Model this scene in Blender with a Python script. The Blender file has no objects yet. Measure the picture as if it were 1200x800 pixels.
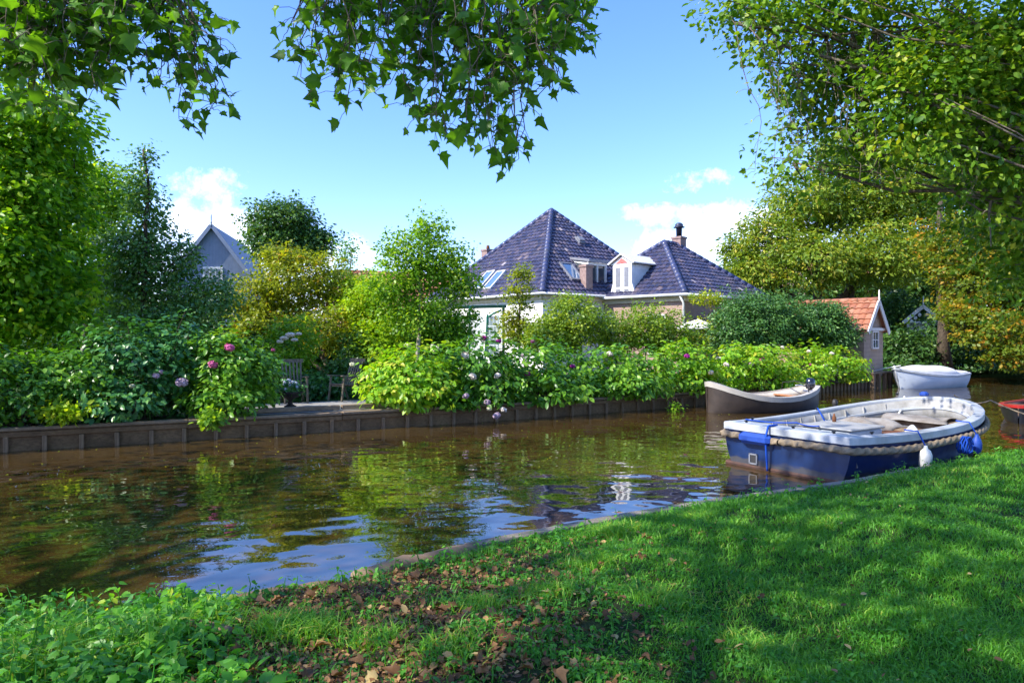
import bpy, math, random
import numpy as np
from mathutils import Vector, Matrix
rng = np.random.default_rng(7)
random.seed(7)
R = math.radians
F = 800.0; CX = 600.0; HY = 395.0; EYE = 2.0
COL = bpy.context.scene.collection

def at(px, py, d):
    """world point seen at photo pixel (px,py) at depth d"""
    return np.array([(px-CX)/F*d, d, EYE+(HY-py)/F*d])
def xa(px, d): return (px-CX)/F*d

# ------------------------------------------------------------------ materials
MATS = {}
def newmat(name):
    m = bpy.data.materials.new(name); m.use_nodes = True
    nt = m.node_tree; nt.nodes.clear()
    out = nt.nodes.new('ShaderNodeOutputMaterial')
    MATS[name] = m
    return m, nt, out
def N(nt, typ, **kw):
    n = nt.nodes.new(typ)
    for k, v in kw.items():
        if k in n.inputs: n.inputs[k].default_value = v
        else: setattr(n, k, v)
    return n
def ramp(nt, fac, stops):
    r = nt.nodes.new('ShaderNodeValToRGB')
    el = r.color_ramp.elements
    while len(el) < len(stops): el.new(0.5)
    for e, (p, c) in zip(el, stops):
        e.position = p; e.color = (*c, 1)
    nt.links.new(fac, r.inputs[0])
    return r.outputs[0]
def noise(nt, vec, scale, detail=4, rough=.55):
    n = N(nt, 'ShaderNodeTexNoise'); n.inputs['Scale'].default_value = scale
    n.inputs['Detail'].default_value = detail; n.inputs['Roughness'].default_value = rough
    if vec is not None: nt.links.new(vec, n.inputs['Vector'])
    return n.outputs['Fac']
def mixc(nt, fac, a, b, mode='MIX'):
    m = nt.nodes.new('ShaderNodeMix'); m.data_type = 'RGBA'; m.blend_type = mode
    for s, v in ((m.inputs[0], fac), (m.inputs[6], a), (m.inputs[7], b)):
        if hasattr(v, 'links'): nt.links.new(v, s)
        elif isinstance(v, (int, float)): s.default_value = v
        else: s.default_value = (*v, 1)
    return m.outputs[2]
def bump(nt, h, strength, dist=.02):
    b = nt.nodes.new('ShaderNodeBump'); b.inputs['Strength'].default_value = strength
    b.inputs['Distance'].default_value = dist
    nt.links.new(h, b.inputs['Height']); return b.outputs[0]
def objco(nt): return nt.nodes.new('ShaderNodeTexCoord').outputs['Object']
def geopos(nt): return nt.nodes.new('ShaderNodeNewGeometry').outputs['Position']
def attr(nt, name='tint'):
    a = nt.nodes.new('ShaderNodeAttribute'); a.attribute_name = name; return a.outputs['Fac']

LB_ = (2.5, 2.35, 1.3)
def leafmat(name, stops, trans=.4, gloss=.35, tcol=1.5, rough=.42):
    m, nt, out = newmat(name)
    c = ramp(nt, attr(nt), [(q, tuple(min(.5, x*l_) for x, l_ in zip(c_, LB_))) for q, c_ in stops])
    p = N(nt, 'ShaderNodeBsdfPrincipled'); p.inputs['Roughness'].default_value = rough
    p.inputs['Specular IOR Level'].default_value = gloss
    nt.links.new(c, p.inputs['Base Color'])
    t = N(nt, 'ShaderNodeBsdfTranslucent')
    tc = mixc(nt, 1.0, c, (1.25*tcol, 1.15*tcol, .35*tcol), 'MULTIPLY')
    nt.links.new(tc, t.inputs['Color'])
    mx = N(nt, 'ShaderNodeMixShader'); mx.inputs[0].default_value = trans
    nt.links.new(p.outputs[0], mx.inputs[1]); nt.links.new(t.outputs[0], mx.inputs[2])
    nt.links.new(mx.outputs[0], out.inputs[0])
    return m
def surf(name, col, rough=.6, spec=.4, var=.25, scale=6, col2=None, bmp=.15, bscale=40, metal=0, coat=0, bdist=.01):
    m, nt, out = newmat(name)
    p = N(nt, 'ShaderNodeBsdfPrincipled'); p.inputs['Roughness'].default_value = rough
    p.inputs['Specular IOR Level'].default_value = spec; p.inputs['Metallic'].default_value = metal
    p.inputs['Coat Weight'].default_value = coat; p.inputs['Coat Roughness'].default_value = .15
    co = objco(nt)
    n1 = noise(nt, co, scale, 6, .65)
    c2 = col2 or tuple(x*(1-var) for x in col)
    c = ramp(nt, n1, [(.32, c2), (.62, col)])
    nt.links.new(c, p.inputs['Base Color'])
    if bmp: nt.links.new(bump(nt, noise(nt, co, bscale, 5), bmp, bdist), p.inputs['Normal'])
    nt.links.new(p.outputs[0], out.inputs[0])
    return m
def woodmat(name, col, col2, axis=0, rough=.75, plank=0, grain=14, pvar=.25):
    """weathered board: grain stretched along one local axis, optional plank seams across z"""
    m, nt, out = newmat(name)
    p = N(nt, 'ShaderNodeBsdfPrincipled'); p.inputs['Roughness'].default_value = rough
    p.inputs['Specular IOR Level'].default_value = .25
    co = objco(nt)
    mp = N(nt, 'ShaderNodeMapping'); sc = [grain]*3; sc[axis] = grain*.06; mp.inputs['Scale'].default_value = sc
    nt.links.new(co, mp.inputs['Vector'])
    g = noise(nt, mp.outputs[0], 2.0, 6, .7)
    c = ramp(nt, g, [(.3, col2), (.65, col)])
    st = noise(nt, co, 1.7, 4)
    c = mixc(nt, ramp(nt, st, [(.4, (0, 0, 0)), (.7, (.6, .6, .6))]), c, tuple(x*.55 for x in col2))
    nt.links.new(c, p.inputs['Base Color'])
    h = g
    nt.links.new(bump(nt, h, .4, .006), p.inputs['Normal'])
    nt.links.new(p.outputs[0], out.inputs[0])
    return m

# foliage palettes
leafmat('leaf_plane', [(0, (.020, .060, .010)), (.5, (.042, .115, .014)), (.85, (.065, .15, .018)), (1, (.10, .18, .02))], .45, .3)
leafmat('leaf_right', [(0, (.020, .060, .010)), (.4, (.048, .11, .014)), (.75, (.085, .145, .018)), (1, (.15, .18, .025))], .42, .3)
leafmat('leaf_maple', [(0, (.020, .062, .008)), (.4, (.05, .125, .010)), (.75, (.095, .175, .014)), (1, (.16, .20, .02))], .5, .3, 1.7)
leafmat('leaf_yellowgreen', [(0, (.05, .09, .012)), (.5, (.11, .16, .018)), (.85, (.20, .21, .022)), (1, (.28, .23, .03))], .45, .3)
leafmat('leaf_holly', [(0, (.018, .058, .026)), (.5, (.040, .105, .042)), (1, (.08, .15, .055))], .28, .6, 1.3, .3)
leafmat('leaf_darkoak', [(0, (.013, .042, .018)), (.6, (.03, .075, .025)), (1, (.06, .11, .035))], .25, .4)
leafmat('leaf_apple', [(0, (.045, .07, .012)), (.45, (.085, .12, .016)), (.85, (.15, .17, .022)), (1, (.20, .12, .03))], .42, .3)
leafmat('leaf_fresh', [(0, (.035, .09, .012)), (.5, (.07, .15, .018)), (1, (.15, .22, .03))], .45, .35)
leafmat('leaf_lime', [(0, (.07, .14, .012)), (.5, (.13, .22, .018)), (1, (.26, .31, .03))], .45, .35)
leafmat('leaf_hydrangea', [(0, (.018, .060, .012)), (.5, (.040, .115, .016)), (1, (.10, .19, .025))], .35, .45, 1.5, .38)
leafmat('leaf_hydrangea_bright', [(0, (.05, .12, .012)), (.5, (.10, .21, .016)), (1, (.22, .32, .03))], .40, .45, 1.4, .4)
leafmat('leaf_hydrangea_cool', [(0, (.010, .045, .020)), (.5, (.022, .085, .034)), (1, (.055, .14, .05))], .25, .5, 1.3, .36)
leafmat('leaf_yew', [(0, (.012, .040, .018)), (.55, (.028, .078, .030)), (1, (.07, .14, .045))], .2, .4)
leafmat('leaf_box', [(0, (.035, .075, .012)), (.5, (.075, .13, .018)), (1, (.16, .20, .03))], .35, .4)
leafmat('leaf_chestnut', [(0, (.034, .072, .013)), (.45, (.072, .118, .018)), (.8, (.125, .155, .026)), (1, (.20, .175, .045))], .35, .35)
leafmat('leaf_orange', [(0, (.035, .065, .010)), (.45, (.07, .10, .014)), (.72, (.15, .11, .018)), (1, (.26, .10, .02))], .42, .3)
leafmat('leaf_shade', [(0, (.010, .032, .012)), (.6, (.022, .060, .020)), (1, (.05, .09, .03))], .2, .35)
leafmat('leaf_weed', [(0, (.018, .075, .016)), (.5, (.035, .13, .022)), (.9, (.08, .20, .03)), (1, (.16, .22, .03))], .42, .4)
leafmat('blade_grass', [(0, (.022, .085, .014)), (.45, (.040, .135, .020)), (.8, (.085, .19, .028)), (1, (.24, .22, .07))], .35, .3)
leafmat('leaf_dead', [(0, (.022, .011, .007)), (.4, (.065, .032, .020)), (.75, (.125, .068, .046)), (1, (.19, .145, .10))], .12, .3, .9, .6)

surf('bark_grey', (.20, .17, .13), .9, .15, .5, 9, (.07, .055, .04), .7, 26, bdist=.03)
surf('bark_dark', (.11, .085, .06), .9, .15, .5, 9, (.035, .028, .02), .7, 22, bdist=.03)
surf('bark_pale', (.42, .38, .30), .85, .2, .5, 12, (.20, .17, .12), .5, 30, bdist=.02)
surf('twig_bark', (.05, .04, .03), .85, .15, .3, 9, None, .2, 30)
surf('white_paint', (.78, .78, .76), .45, .4, .10, 4, (.66, .66, .63), .05, 20)
surf('boat_white', (.46, .49, .53), .42, .4, .2, 2.5, (.31, .325, .33), .06, 30)
surf('boat_liner', (.36, .36, .35), .6, .3, .2, 3, (.20, .19, .17), .1, 24)
m, nt, out = newmat('boat_blue')
p = N(nt, 'ShaderNodeBsdfPrincipled'); p.inputs['Specular IOR Level'].default_value = .35; p.inputs['Coat Weight'].default_value = .15
co = objco(nt); mp = N(nt, 'ShaderNodeMapping'); mp.inputs['Scale'].default_value = (1, 1, 3.5); nt.links.new(co, mp.inputs['Vector'])
c = ramp(nt, noise(nt, co, 2.2, 6, .6), [(.3, (.004, .013, .050)), (.7, (.006, .026, .105))])
c = mixc(nt, ramp(nt, noise(nt, mp.outputs[0], 9, 8, .75), [(.64, (0, 0, 0)), (.78, (.45, .45, .45))]), c, (.07, .10, .15))
sep = N(nt, 'ShaderNodeSeparateXYZ'); nt.links.new(co, sep.inputs[0]); ad = N(nt, 'ShaderNodeMath', operation='MULTIPLY_ADD'); nt.links.new(noise(nt, mp.outputs[0], 4, 6), ad.inputs[0]); ad.inputs[1].default_value = -.22; nt.links.new(sep.outputs[2], ad.inputs[2])
c = mixc(nt, ramp(nt, ad.outputs[0], [(-0.02 if False else 0.0, (.6, .6, .6)), (.05, (0, 0, 0))]), c, (.085, .075, .05))
nt.links.new(c, p.inputs['Base Color']); nt.links.new(ramp(nt, noise(nt, co, 6, 5), [(.3, (.28,)*3), (.7, (.55,)*3)]), p.inputs['Roughness'])
nt.links.new(bump(nt, noise(nt, co, 3, 3), .15, .03), p.inputs['Normal']); nt.links.new(p.outputs[0], out.inputs[0])
surf('pad_blue', (.014, .06, .33), .55, .4, .2, 10, None, .1, 40)
surf('rope_blue', (.010, .07, .42), .75, .25, .2, 20, None, .3, 120)
surf('antifoul', (.10, .05, .038), .75, .25, .4, 5, (.045, .035, .03), .2, 30)
surf('rope_fibre', (.30, .235, .16), .9, .15, .35, 14, (.17, .13, .085), .5, 90)
surf('boat_floor', (.26, .20, .14), .8, .2, .4, 5, (.09, .05, .028), .3, 30)
surf('lid_grey', (.36, .36, .35), .7, .3, .2, 6, None, .1, 30)
surf('tarp_grey', (.30, .28, .255), .8, .2, .35, 3, (.16, .13, .105), .25, 12, bdist=.03)
surf('rust', (.20, .08, .035), .85, .2, .5, 8, (.09, .04, .02), .3, 30)
surf('dark_iron', (.035, .034, .035), .55, .4, .3, 8, None, .15, 40)
surf('fender_white', (.66, .66, .62), .4, .4, .2, 6, None, .05, 20)
surf('hull_slate', (.050, .037, .030), .5, .4, .35, 3.5, (.028, .021, .018), .15, 9, bdist=.02)
surf('strake_cream', (.46, .43, .38), .45, .4, .15, 5, None, .05, 20)
surf('varnish', (.40, .16, .045), .35, .5, .3, 5, (.26, .09, .025), .1, 30, coat=.4)
surf('motor_black', (.012, .016, .03), .2, .6, .2, 6, None, 0, 10, coat=.5)
surf('steel', (.55, .56, .58), .35, .5, .1, 8, None, .05, 30, metal=.8)
surf('hull_pearl', (.62, .68, .76), .35, .5, .12, 2, (.54, .61, .70), .04, 10, coat=.3)
surf('canvas_cover', (.62, .61, .60), .8, .2, .15, 3, (.52, .51, .51), .2, 10, bdist=.03)
surf('hull_black', (.015, .015, .018), .3, .5, .3, 6, None, .05, 20)
surf('rub_red', (.42, .025, .02), .4, .45, .2, 8, None, .05, 20)
surf('siding_blue', (.20, .25, .34), .6, .3, .15, 3, None, .1, 20)
surf('pink_paint', (.55, .16, .14), .6, .3, .15, 8, None, 0, 20)
surf('green_paint', (.008, .17, .10), .4, .45, .2, 8, None, .05, 30)
surf('green_dark', (.010, .06, .035), .5, .4, .2, 8, None, .05, 30)
surf('lead_grey', (.22, .23, .26), .5, .4, .25, 6, None, .1, 20)
surf('cowl_blue', (.05, .06, .09), .4, .5, .2, 6, None, .05, 20, metal=.5)
surf('chimney_brick', (.34, .24, .215), .85, .2, .4, 9, (.22, .15, .13), .4, 30, bdist=.02)
surf('cream_trim', (.66, .58, .42), .6, .3, .15, 5, None, .05, 20)
surf('gutter_white', (.72, .72, .70), .5, .4, .1, 5, None, 0, 20)
surf('shed_trim', (.74, .68, .62), .6, .3, .15, 8, None, .05, 20)
surf('paving', (.33, .31, .28), .85, .2, .35, 4, (.20, .19, .16), .3, 20)
surf('soil', (.085, .062, .040), .95, .1, .4, 5, (.045, .035, .022), .6, 20, bdist=.05)
surf('urn_iron', (.05, .035, .03), .7, .3, .3, 8, None, .2, 30)
surf('petal_white', (.76, .70, .62), .7, .2, .2, 9, (.60, .50, .42), 0, 10)
surf('petal_cream', (.70, .68, .46), .7, .2, .2, 9, None, 0, 10)
surf('petal_pink', (.62, .14, .30), .7, .2, .2, 9, (.46, .09, .24), 0, 10)
surf('petal_magenta', (.42, .035, .30), .7, .2, .2, 9, None, 0, 10)
surf('petal_mauve', (.48, .36, .44), .7, .2, .2, 9, None, 0, 10)
surf('petal_paleblue', (.58, .62, .76), .7, .2, .2, 9, None, 0, 10)
surf('parasol_cloth', (.80, .79, .77), .8, .2, .08, 4, None, 0, 20)
woodmat('wood_bank', (.24, .145, .072), (.095, .057, .028), 0)
woodmat('wood_cap', (.30, .215, .135), (.150, .105, .068), 0)
woodmat('wood_post', (.28, .185, .11), (.11, .07, .04), 2)
woodmat('wood_chair', (.22, .185, .135), (.11, .09, .065), 2)
woodmat('wood_edge', (.36, .31, .25), (.18, .15, .12), 0)
woodmat('wood_log', (.32, .22, .14), (.17, .11, .07), 0, grain=9)

def facade(name, kind, c1, c2, cm, sx=.22, sz=.075):
    m, nt, out = newmat(name)
    p = N(nt, 'ShaderNodeBsdfPrincipled'); p.inputs['Roughness'].default_value = .8
    p.inputs['Specular IOR Level'].default_value = .25
    co = objco(nt); sep = N(nt, 'ShaderNodeSeparateXYZ'); nt.links.new(co, sep.inputs[0])
    if kind == 'brick':
        ad = N(nt, 'ShaderNodeMath', operation='ADD'); nt.links.new(sep.outputs[0], ad.inputs[0]); nt.links.new(sep.outputs[1], ad.inputs[1])
        cb = N(nt, 'ShaderNodeCombineXYZ'); nt.links.new(ad.outputs[0], cb.inputs[0]); nt.links.new(sep.outputs[2], cb.inputs[1])
        b = N(nt, 'ShaderNodeTexBrick'); b.inputs['Scale'].default_value = 1
        b.inputs['Brick Width'].default_value = sx; b.inputs['Row Height'].default_value = sz; b.inputs['Mortar Size'].default_value = .006
        b.inputs['Color1'].default_value = (*c1, 1); b.inputs['Color2'].default_value = (*c2, 1); b.inputs['Mortar'].default_value = (*cm, 1)
        nt.links.new(cb.outputs[0], b.inputs['Vector'])
        c = mixc(nt, .35, b.outputs['Color'], ramp(nt, noise(nt, co, 1.5, 5), [(.3, tuple(x*.6 for x in c1)), (.7, c2)]))
        nt.links.new(c, p.inputs['Base Color'])
        nt.links.new(bump(nt, b.outputs['Fac'], -.5, .01), p.inputs['Normal'])
    else:
        # horizontal (boards) or vertical (battens) lapped siding
        d = N(nt, 'ShaderNodeMath', operation='DIVIDE'); d.inputs[1].default_value = sz
        if kind == 'boards': nt.links.new(sep.outputs[2], d.inputs[0])
        else:
            ad = N(nt, 'ShaderNodeMath', operation='ADD'); nt.links.new(sep.outputs[0], ad.inputs[0]); nt.links.new(sep.outputs[1], ad.inputs[1])
            nt.links.new(ad.outputs[0], d.inputs[0])
        fr = N(nt, 'ShaderNodeMath', operation='FRACT'); nt.links.new(d.outputs[0], fr.inputs[0])
        n1 = noise(nt, co, 3, 6, .65)
        c = ramp(nt, n1, [(.3, c2), (.65, c1)])
        seam = ramp(nt, fr.outputs[0], [(0, (1, 1, 1)), (.06, (0, 0, 0))])
        c = mixc(nt, seam, c, cm)
        nt.links.new(c, p.inputs['Base Color'])
        inv = N(nt, 'ShaderNodeMath', operation='SUBTRACT'); inv.inputs[0].default_value = 1
        nt.links.new(fr.outputs[0], inv.inputs[1])
        nt.links.new(bump(nt, inv.outputs[0], .8, .025), p.inputs['Normal'])
    nt.links.new(p.outputs[0], out.inputs[0])
facade('wall_white', 'boards', (.74, .73, .70), (.64, .62, .58), (.42, .40, .37), sz=.2)
facade('wall_brick', 'brick', (.40, .27, .21), (.30, .19, .15), (.42, .39, .35))
facade('wall_shed', 'boards', (.40, .28, .20), (.30, .21, .15), (.14, .10, .07), sz=.17)
facade('wall_bluegrey', 'battens', (.24, .29, .37), (.19, .235, .31), (.11, .14, .19), sz=.17)

def tilemat(name, stops, rough=.3, spec=.5, coat=.5):
    m, nt, out = newmat(name)
    p = N(nt, 'ShaderNodeBsdfPrincipled')
    p.inputs['Specular IOR Level'].default_value = spec
    p.inputs['Coat Weight'].default_value = coat; p.inputs['Coat Roughness'].default_value = .12
    c = ramp(nt, attr(nt), stops)
    co = objco(nt)
    n = noise(nt, co, 5, 6, .7)
    c = mixc(nt, ramp(nt, n, [(.5, (0, 0, 0)), (.75, (.55, .55, .55))]), c, (.16, .13, .12))
    nt.links.new(c, p.inputs['Base Color'])
    ms = ramp(nt, noise(nt, co, 1.1, 8, .7), [(.56, (0, 0, 0)), (.72, (.5, .5, .5))])
    c = mixc(nt, ms, c, (.10, .095, .055))
    nt.links.new(c, p.inputs['Base Color'])
    r = ramp(nt, n, [(.3, (rough*.6,)*3), (.7, (min(1, rough*1.8),)*3)])
    nt.links.new(r, p.inputs['Roughness'])
    nt.links.new(p.outputs[0], out.inputs[0])
tilemat('tile_glazed', [(0, (.022, .026, .060)), (.4, (.044, .046, .095)), (.72, (.080, .066, .100)), (.9, (.15, .115, .125)), (1, (.36, .32, .34))], .38, .5, .35)  # palest stops put glints of the glaze into the tile colour
tilemat('tile_ridge', [(0, (.030, .040, .10)), (1, (.055, .07, .16))], .4, .5, .1)
tilemat('tile_orange', [(0, (.27, .095, .05)), (.5, (.37, .145, .078)), (1, (.45, .23, .14))], .7, .3, 0)

# glass
m, nt, out = newmat('window_glass')
p = N(nt, 'ShaderNodeBsdfPrincipled'); p.inputs['Base Color'].default_value = (.05, .065, .075, 1)
p.inputs['Roughness'].default_value = .04; p.inputs['IOR'].default_value = 1.6; p.inputs['Specular IOR Level'].default_value = .8
nt.links.new(p.outputs[0], out.inputs[0])
m, nt, out = newmat('sky_glass')
p = N(nt, 'ShaderNodeBsdfPrincipled'); p.inputs['Base Color'].default_value = (.10, .18, .30, 1)
p.inputs['Roughness'].default_value = .03; p.inputs['IOR'].default_value = 2.0; p.inputs['Specular IOR Level'].default_value = 1
nt.links.new(p.outputs[0], out.inputs[0])
m, nt, out = newmat('screen_glass')
p = N(nt, 'ShaderNodeBsdfPrincipled'); p.inputs['Base Color'].default_value = (.62, .80, .68, 1)
p.inputs['Roughness'].default_value = .08; p.inputs['IOR'].default_value = 1.45; p.inputs['Alpha'].default_value = .28
nt.links.new(p.outputs[0], out.inputs[0])

# water
m, nt, out = newmat('canal_water')
p = N(nt, 'ShaderNodeBsdfPrincipled'); p.inputs['Roughness'].default_value = .015; p.inputs['IOR'].default_value = 2.5
pos = geopos(nt)
c = ramp(nt, noise(nt, pos, .55, 5, .6), [(.3, (.030, .018, .005)), (.7, (.072, .043, .012))])
nt.links.new(c, p.inputs['Base Color'])
mp = N(nt, 'ShaderNodeMapping'); mp.inputs['Scale'].default_value = (1.0, 1.25, 1); mp.inputs['Rotation'].default_value = (0, 0, R(-30))
nt.links.new(pos, mp.inputs['Vector'])
n1 = noise(nt, mp.outputs[0], 1.15, 2, .45); n2 = noise(nt, mp.outputs[0], 6.0, 2, .5)
big = ramp(nt, noise(nt, pos, .22, 2), [(.38, (.15, .15, .15)), (.62, (1, 1, 1))])
ml = N(nt, 'ShaderNodeMath', operation='MULTIPLY'); nt.links.new(n2, ml.inputs[0]); nt.links.new(big, ml.inputs[1])
m2 = N(nt, 'ShaderNodeMath', operation='MULTIPLY_ADD'); nt.links.new(ml.outputs[0], m2.inputs[0]); m2.inputs[1].default_value = .055; nt.links.new(n1, m2.inputs[2])
nt.links.new(bump(nt, m2.outputs[0], .20, .13), p.inputs['Normal'])
nt.links.new(p.outputs[0], out.inputs[0])

# lawn soil
m, nt, out = newmat('lawn_earth')
p = N(nt, 'ShaderNodeBsdfPrincipled'); p.inputs['Roughness'].default_value = .95; p.inputs['Specular IOR Level'].default_value = .1
pos = geopos(nt)
n1 = noise(nt, pos, 1.3, 6, .65); n2 = noise(nt, pos, 22, 5, .7)
g = ramp(nt, n2, [(.3, (.018, .040, .010)), (.7, (.045, .085, .022))])
e = ramp(nt, n2, [(.3, (.040, .026, .016)), (.7, (.11, .075, .048))])
sep = N(nt, 'ShaderNodeSeparateXYZ'); nt.links.new(pos, sep.inputs[0])
mr = N(nt, 'ShaderNodeMapRange'); mr.inputs['From Min'].default_value = .5; mr.inputs['From Max'].default_value = -1.0
nt.links.new(sep.outputs[0], mr.inputs[0])
ad = N(nt, 'ShaderNodeMath', operation='ADD'); nt.links.new(mr.outputs[0], ad.inputs[0]); nt.links.new(n1, ad.inputs[1])
f = ramp(nt, ad.outputs[0], [(.55, (0, 0, 0)), (.9, (1, 1, 1))])
nt.links.new(mixc(nt, f, g, e), p.inputs['Base Color'])
nt.links.new(bump(nt, n2, .8, .05), p.inputs['Normal'])
nt.links.new(p.outputs[0], out.inputs[0])
m, nt, out = newmat('garden_earth')
p = N(nt, 'ShaderNodeBsdfPrincipled'); p.inputs['Roughness'].default_value = .95; p.inputs['Specular IOR Level'].default_value = .1
pos = geopos(nt); n2 = noise(nt, pos, 5, 6, .7)
nt.links.new(ramp(nt, n2, [(.3, (.02, .04, .012)), (.7, (.05, .09, .02))]), p.inputs['Base Color'])
nt.links.new(bump(nt, n2, .8, .05), p.inputs['Normal'])
nt.links.new(p.outputs[0], out.inputs[0])

# ------------------------------------------------------------------ object helpers
def tag(o, label=None, cat=None, group=None, kind=None):
    if label: o['label'] = label
    if cat: o['category'] = cat
    if group: o['group'] = group
    if kind: o['kind'] = kind
    return o
def empty(name, loc, rz=0, label=None, cat=None, group=None):
    o = bpy.data.objects.new(name, None); COL.objects.link(o)
    o.location = loc; o.rotation_euler = (0, 0, rz); o.empty_display_size = .2
    return tag(o, label, cat, group)
def link(name, me, mat, parent=None, loc=(0, 0, 0), rz=0):
    if mat and not me.materials: me.materials.append(MATS[mat] if isinstance(mat, str) else mat)
    o = bpy.data.objects.new(name, me); COL.objects.link(o)
    o.location = loc; o.rotation_euler = (0, 0, rz)
    if parent: o.parent = parent
    return o
def bulk(name, V, FT, tint=None):
    """V (n,3); FT (m,k) uniform faces"""
    me = bpy.data.meshes.new(name)
    V = np.ascontiguousarray(V, dtype=np.float32); FT = np.ascontiguousarray(FT, dtype=np.int32)
    me.vertices.add(len(V)); me.vertices.foreach_set('co', V.ravel())
    k = FT.shape[1]
    me.loops.add(FT.size); me.loops.foreach_set('vertex_index', FT.ravel())
    me.polygons.add(len(FT)); me.polygons.foreach_set('loop_start', np.arange(0, FT.size, k, dtype=np.int32))
    if tint is not None:
        a = me.attributes.new('tint', 'FLOAT', 'POINT'); a.data.foreach_set('value', np.ascontiguousarray(tint, dtype=np.float32))
    me.update(calc_edges=True)
    return me
class MB:
    def __init__(s): s.v = []; s.f = []; s.t = []; s.smooth = []
    def add(s, vs, fs, tint=.5, smooth=False):
        o = len(s.v); s.v += [tuple(map(float, v)) for v in vs]; s.f += [tuple(o+i for i in f) for f in fs]
        s.t += [tint]*len(vs); s.smooth += [smooth]*len(fs); return s
    def box(s, c, d, rz=0, bev=0, M=None, tint=.5):
        hx, hy, hz = d[0]/2, d[1]/2, d[2]/2
        if bev <= 0:
            vs = [(x, y, z) for z in (-hz, hz) for y in (-hy, hy) for x in (-hx, hx)]
            fs = [(0, 2, 3, 1), (4, 5, 7, 6), (0, 1, 5, 4), (2, 6, 7, 3), (0, 4, 6, 2), (1, 3, 7, 5)]
        else:
            b = min(bev, hx*.9, hy*.9, hz*.9)
            vs = []; fs = []
            prof = [(-hz, b), (-hz+b, 0), (hz-b, 0), (hz, b)]
            for z, i in prof:
                x, y = hx-i, hy-i; c_ = b
                vs += [(-x+c_, -y, z), (x-c_, -y, z), (x, -y+c_, z), (x, y-c_, z), (x-c_, y, z), (-x+c_, y, z), (-x, y-c_, z), (-x, -y+c_, z)]
            fs.append(tuple(range(7, -1, -1))); fs.append(tuple(range(24, 32)))
            for r in range(3):
                for i in range(8): fs.append((r*8+i, r*8+(i+1) % 8, r*8+8+(i+1) % 8, r*8+8+i))
        ca, sa = math.cos(rz), math.sin(rz)
        out = []
        for x, y, z in vs:
            if M is not None:
                q = M @ Vector((x, y, z)); out.append((q.x+c[0], q.y+c[1], q.z+c[2]))
            else: out.append((c[0]+x*ca-y*sa, c[1]+x*sa+y*ca, c[2]+z))
        return s.add(out, fs, tint)
    def bar(s, a, b, w, h, tint=.5):
        a, b = Vector(a), Vector(b); d = b-a; L = d.length; x = d/L
        up = Vector((0, 0, 1)) if abs(x.z) < .95 else Vector((0, 1, 0))
        y = up.cross(x).normalized(); z = x.cross(y)
        M = Matrix((x, y, z)).transposed()
        return s.box((a+b)/2, (L, w, h), M=M, tint=tint, bev=min(w, h)*.12)
    def tube(s, pts, rad, n=6, cap=True, tint=.5):
        pts = [Vector(p) for p in pts]
        if not hasattr(rad, '__len__'): rad = [rad]*len(pts)
        vs = []; fs = []; ref = None
        for i, p in enumerate(pts):
            t = (pts[min(i+1, len(pts)-1)]-pts[max(i-1, 0)])
            t = t.normalized() if t.length > 1e-9 else Vector((0, 0, 1))
            if ref is None:
                ref = Vector((1, 0, 0)) if abs(t.x) < .8 else Vector((0, 1, 0))
            ref = (ref-t*ref.dot(t)).normalized(); b = t.cross(ref)
            for k in range(n):
                a = 2*math.pi*k/n
                vs.append(p+(ref*math.cos(a)+b*math.sin(a))*rad[i])
        for i in range(len(pts)-1):
            for k in range(n): fs.append((i*n+k, i*n+(k+1) % n, (i+1)*n+(k+1) % n, (i+1)*n+k))
        if cap: fs.append(tuple(range(n-1, -1, -1))); fs.append(tuple((len(pts)-1)*n+k for k in range(n)))
        return s.add(vs, fs, tint, True)
    def lathe(s, prof, c=(0, 0, 0), n=16):
        vs = []; fs = []
        for r, z in prof:
            for k in range(n):
                a = 2*math.pi*k/n; vs.append((c[0]+r*math.cos(a), c[1]+r*math.sin(a), c[2]+z))
        for i in range(len(prof)-1):
            for k in range(n): fs.append((i*n+k, i*n+(k+1) % n, (i+1)*n+(k+1) % n, (i+1)*n+k))
        fs.append(tuple(range(n-1, -1, -1))); fs.append(tuple((len(prof)-1)*n+k for k in range(n)))
        return s.add(vs, fs, .5, True)
    def grid(s, rows, closed=False, smooth=True, tint=.5, flip=False):
        n = len(rows[0]); vs = [p for r in rows for p in r]; fs = []
        for i in range(len(rows)-1):
            for k in range(n if closed else n-1):
                q = (i*n+k, i*n+(k+1) % n, (i+1)*n+(k+1) % n, (i+1)*n+k)
                fs.append(q[::-1] if flip else q)
        return s.add(vs, fs, tint, smooth)
    def prism(s, poly, vec, tint=.5):
        n = len(poly); vec = Vector(vec)
        vs = [Vector(p) for p in poly]+[Vector(p)+vec for p in poly]
        fs = [tuple(range(n-1, -1, -1)), tuple(range(n, 2*n))]+[(i, (i+1) % n, n+(i+1) % n, n+i) for i in range(n)]
        return s.add(vs, fs, tint)
    def mesh(s, name):
        me = bpy.data.meshes.new(name); me.from_pydata(s.v, [], s.f)
        me.polygons.foreach_set('use_smooth', s.smooth)
        a = me.attributes.new('tint', 'FLOAT', 'POINT'); a.data.foreach_set('value', np.array(s.t, dtype=np.float32))
        me.update(); return me
    def build(s, name, mat, parent=None, loc=(0, 0, 0), rz=0): return link(name, s.mesh(name), mat, parent, loc, rz)

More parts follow.
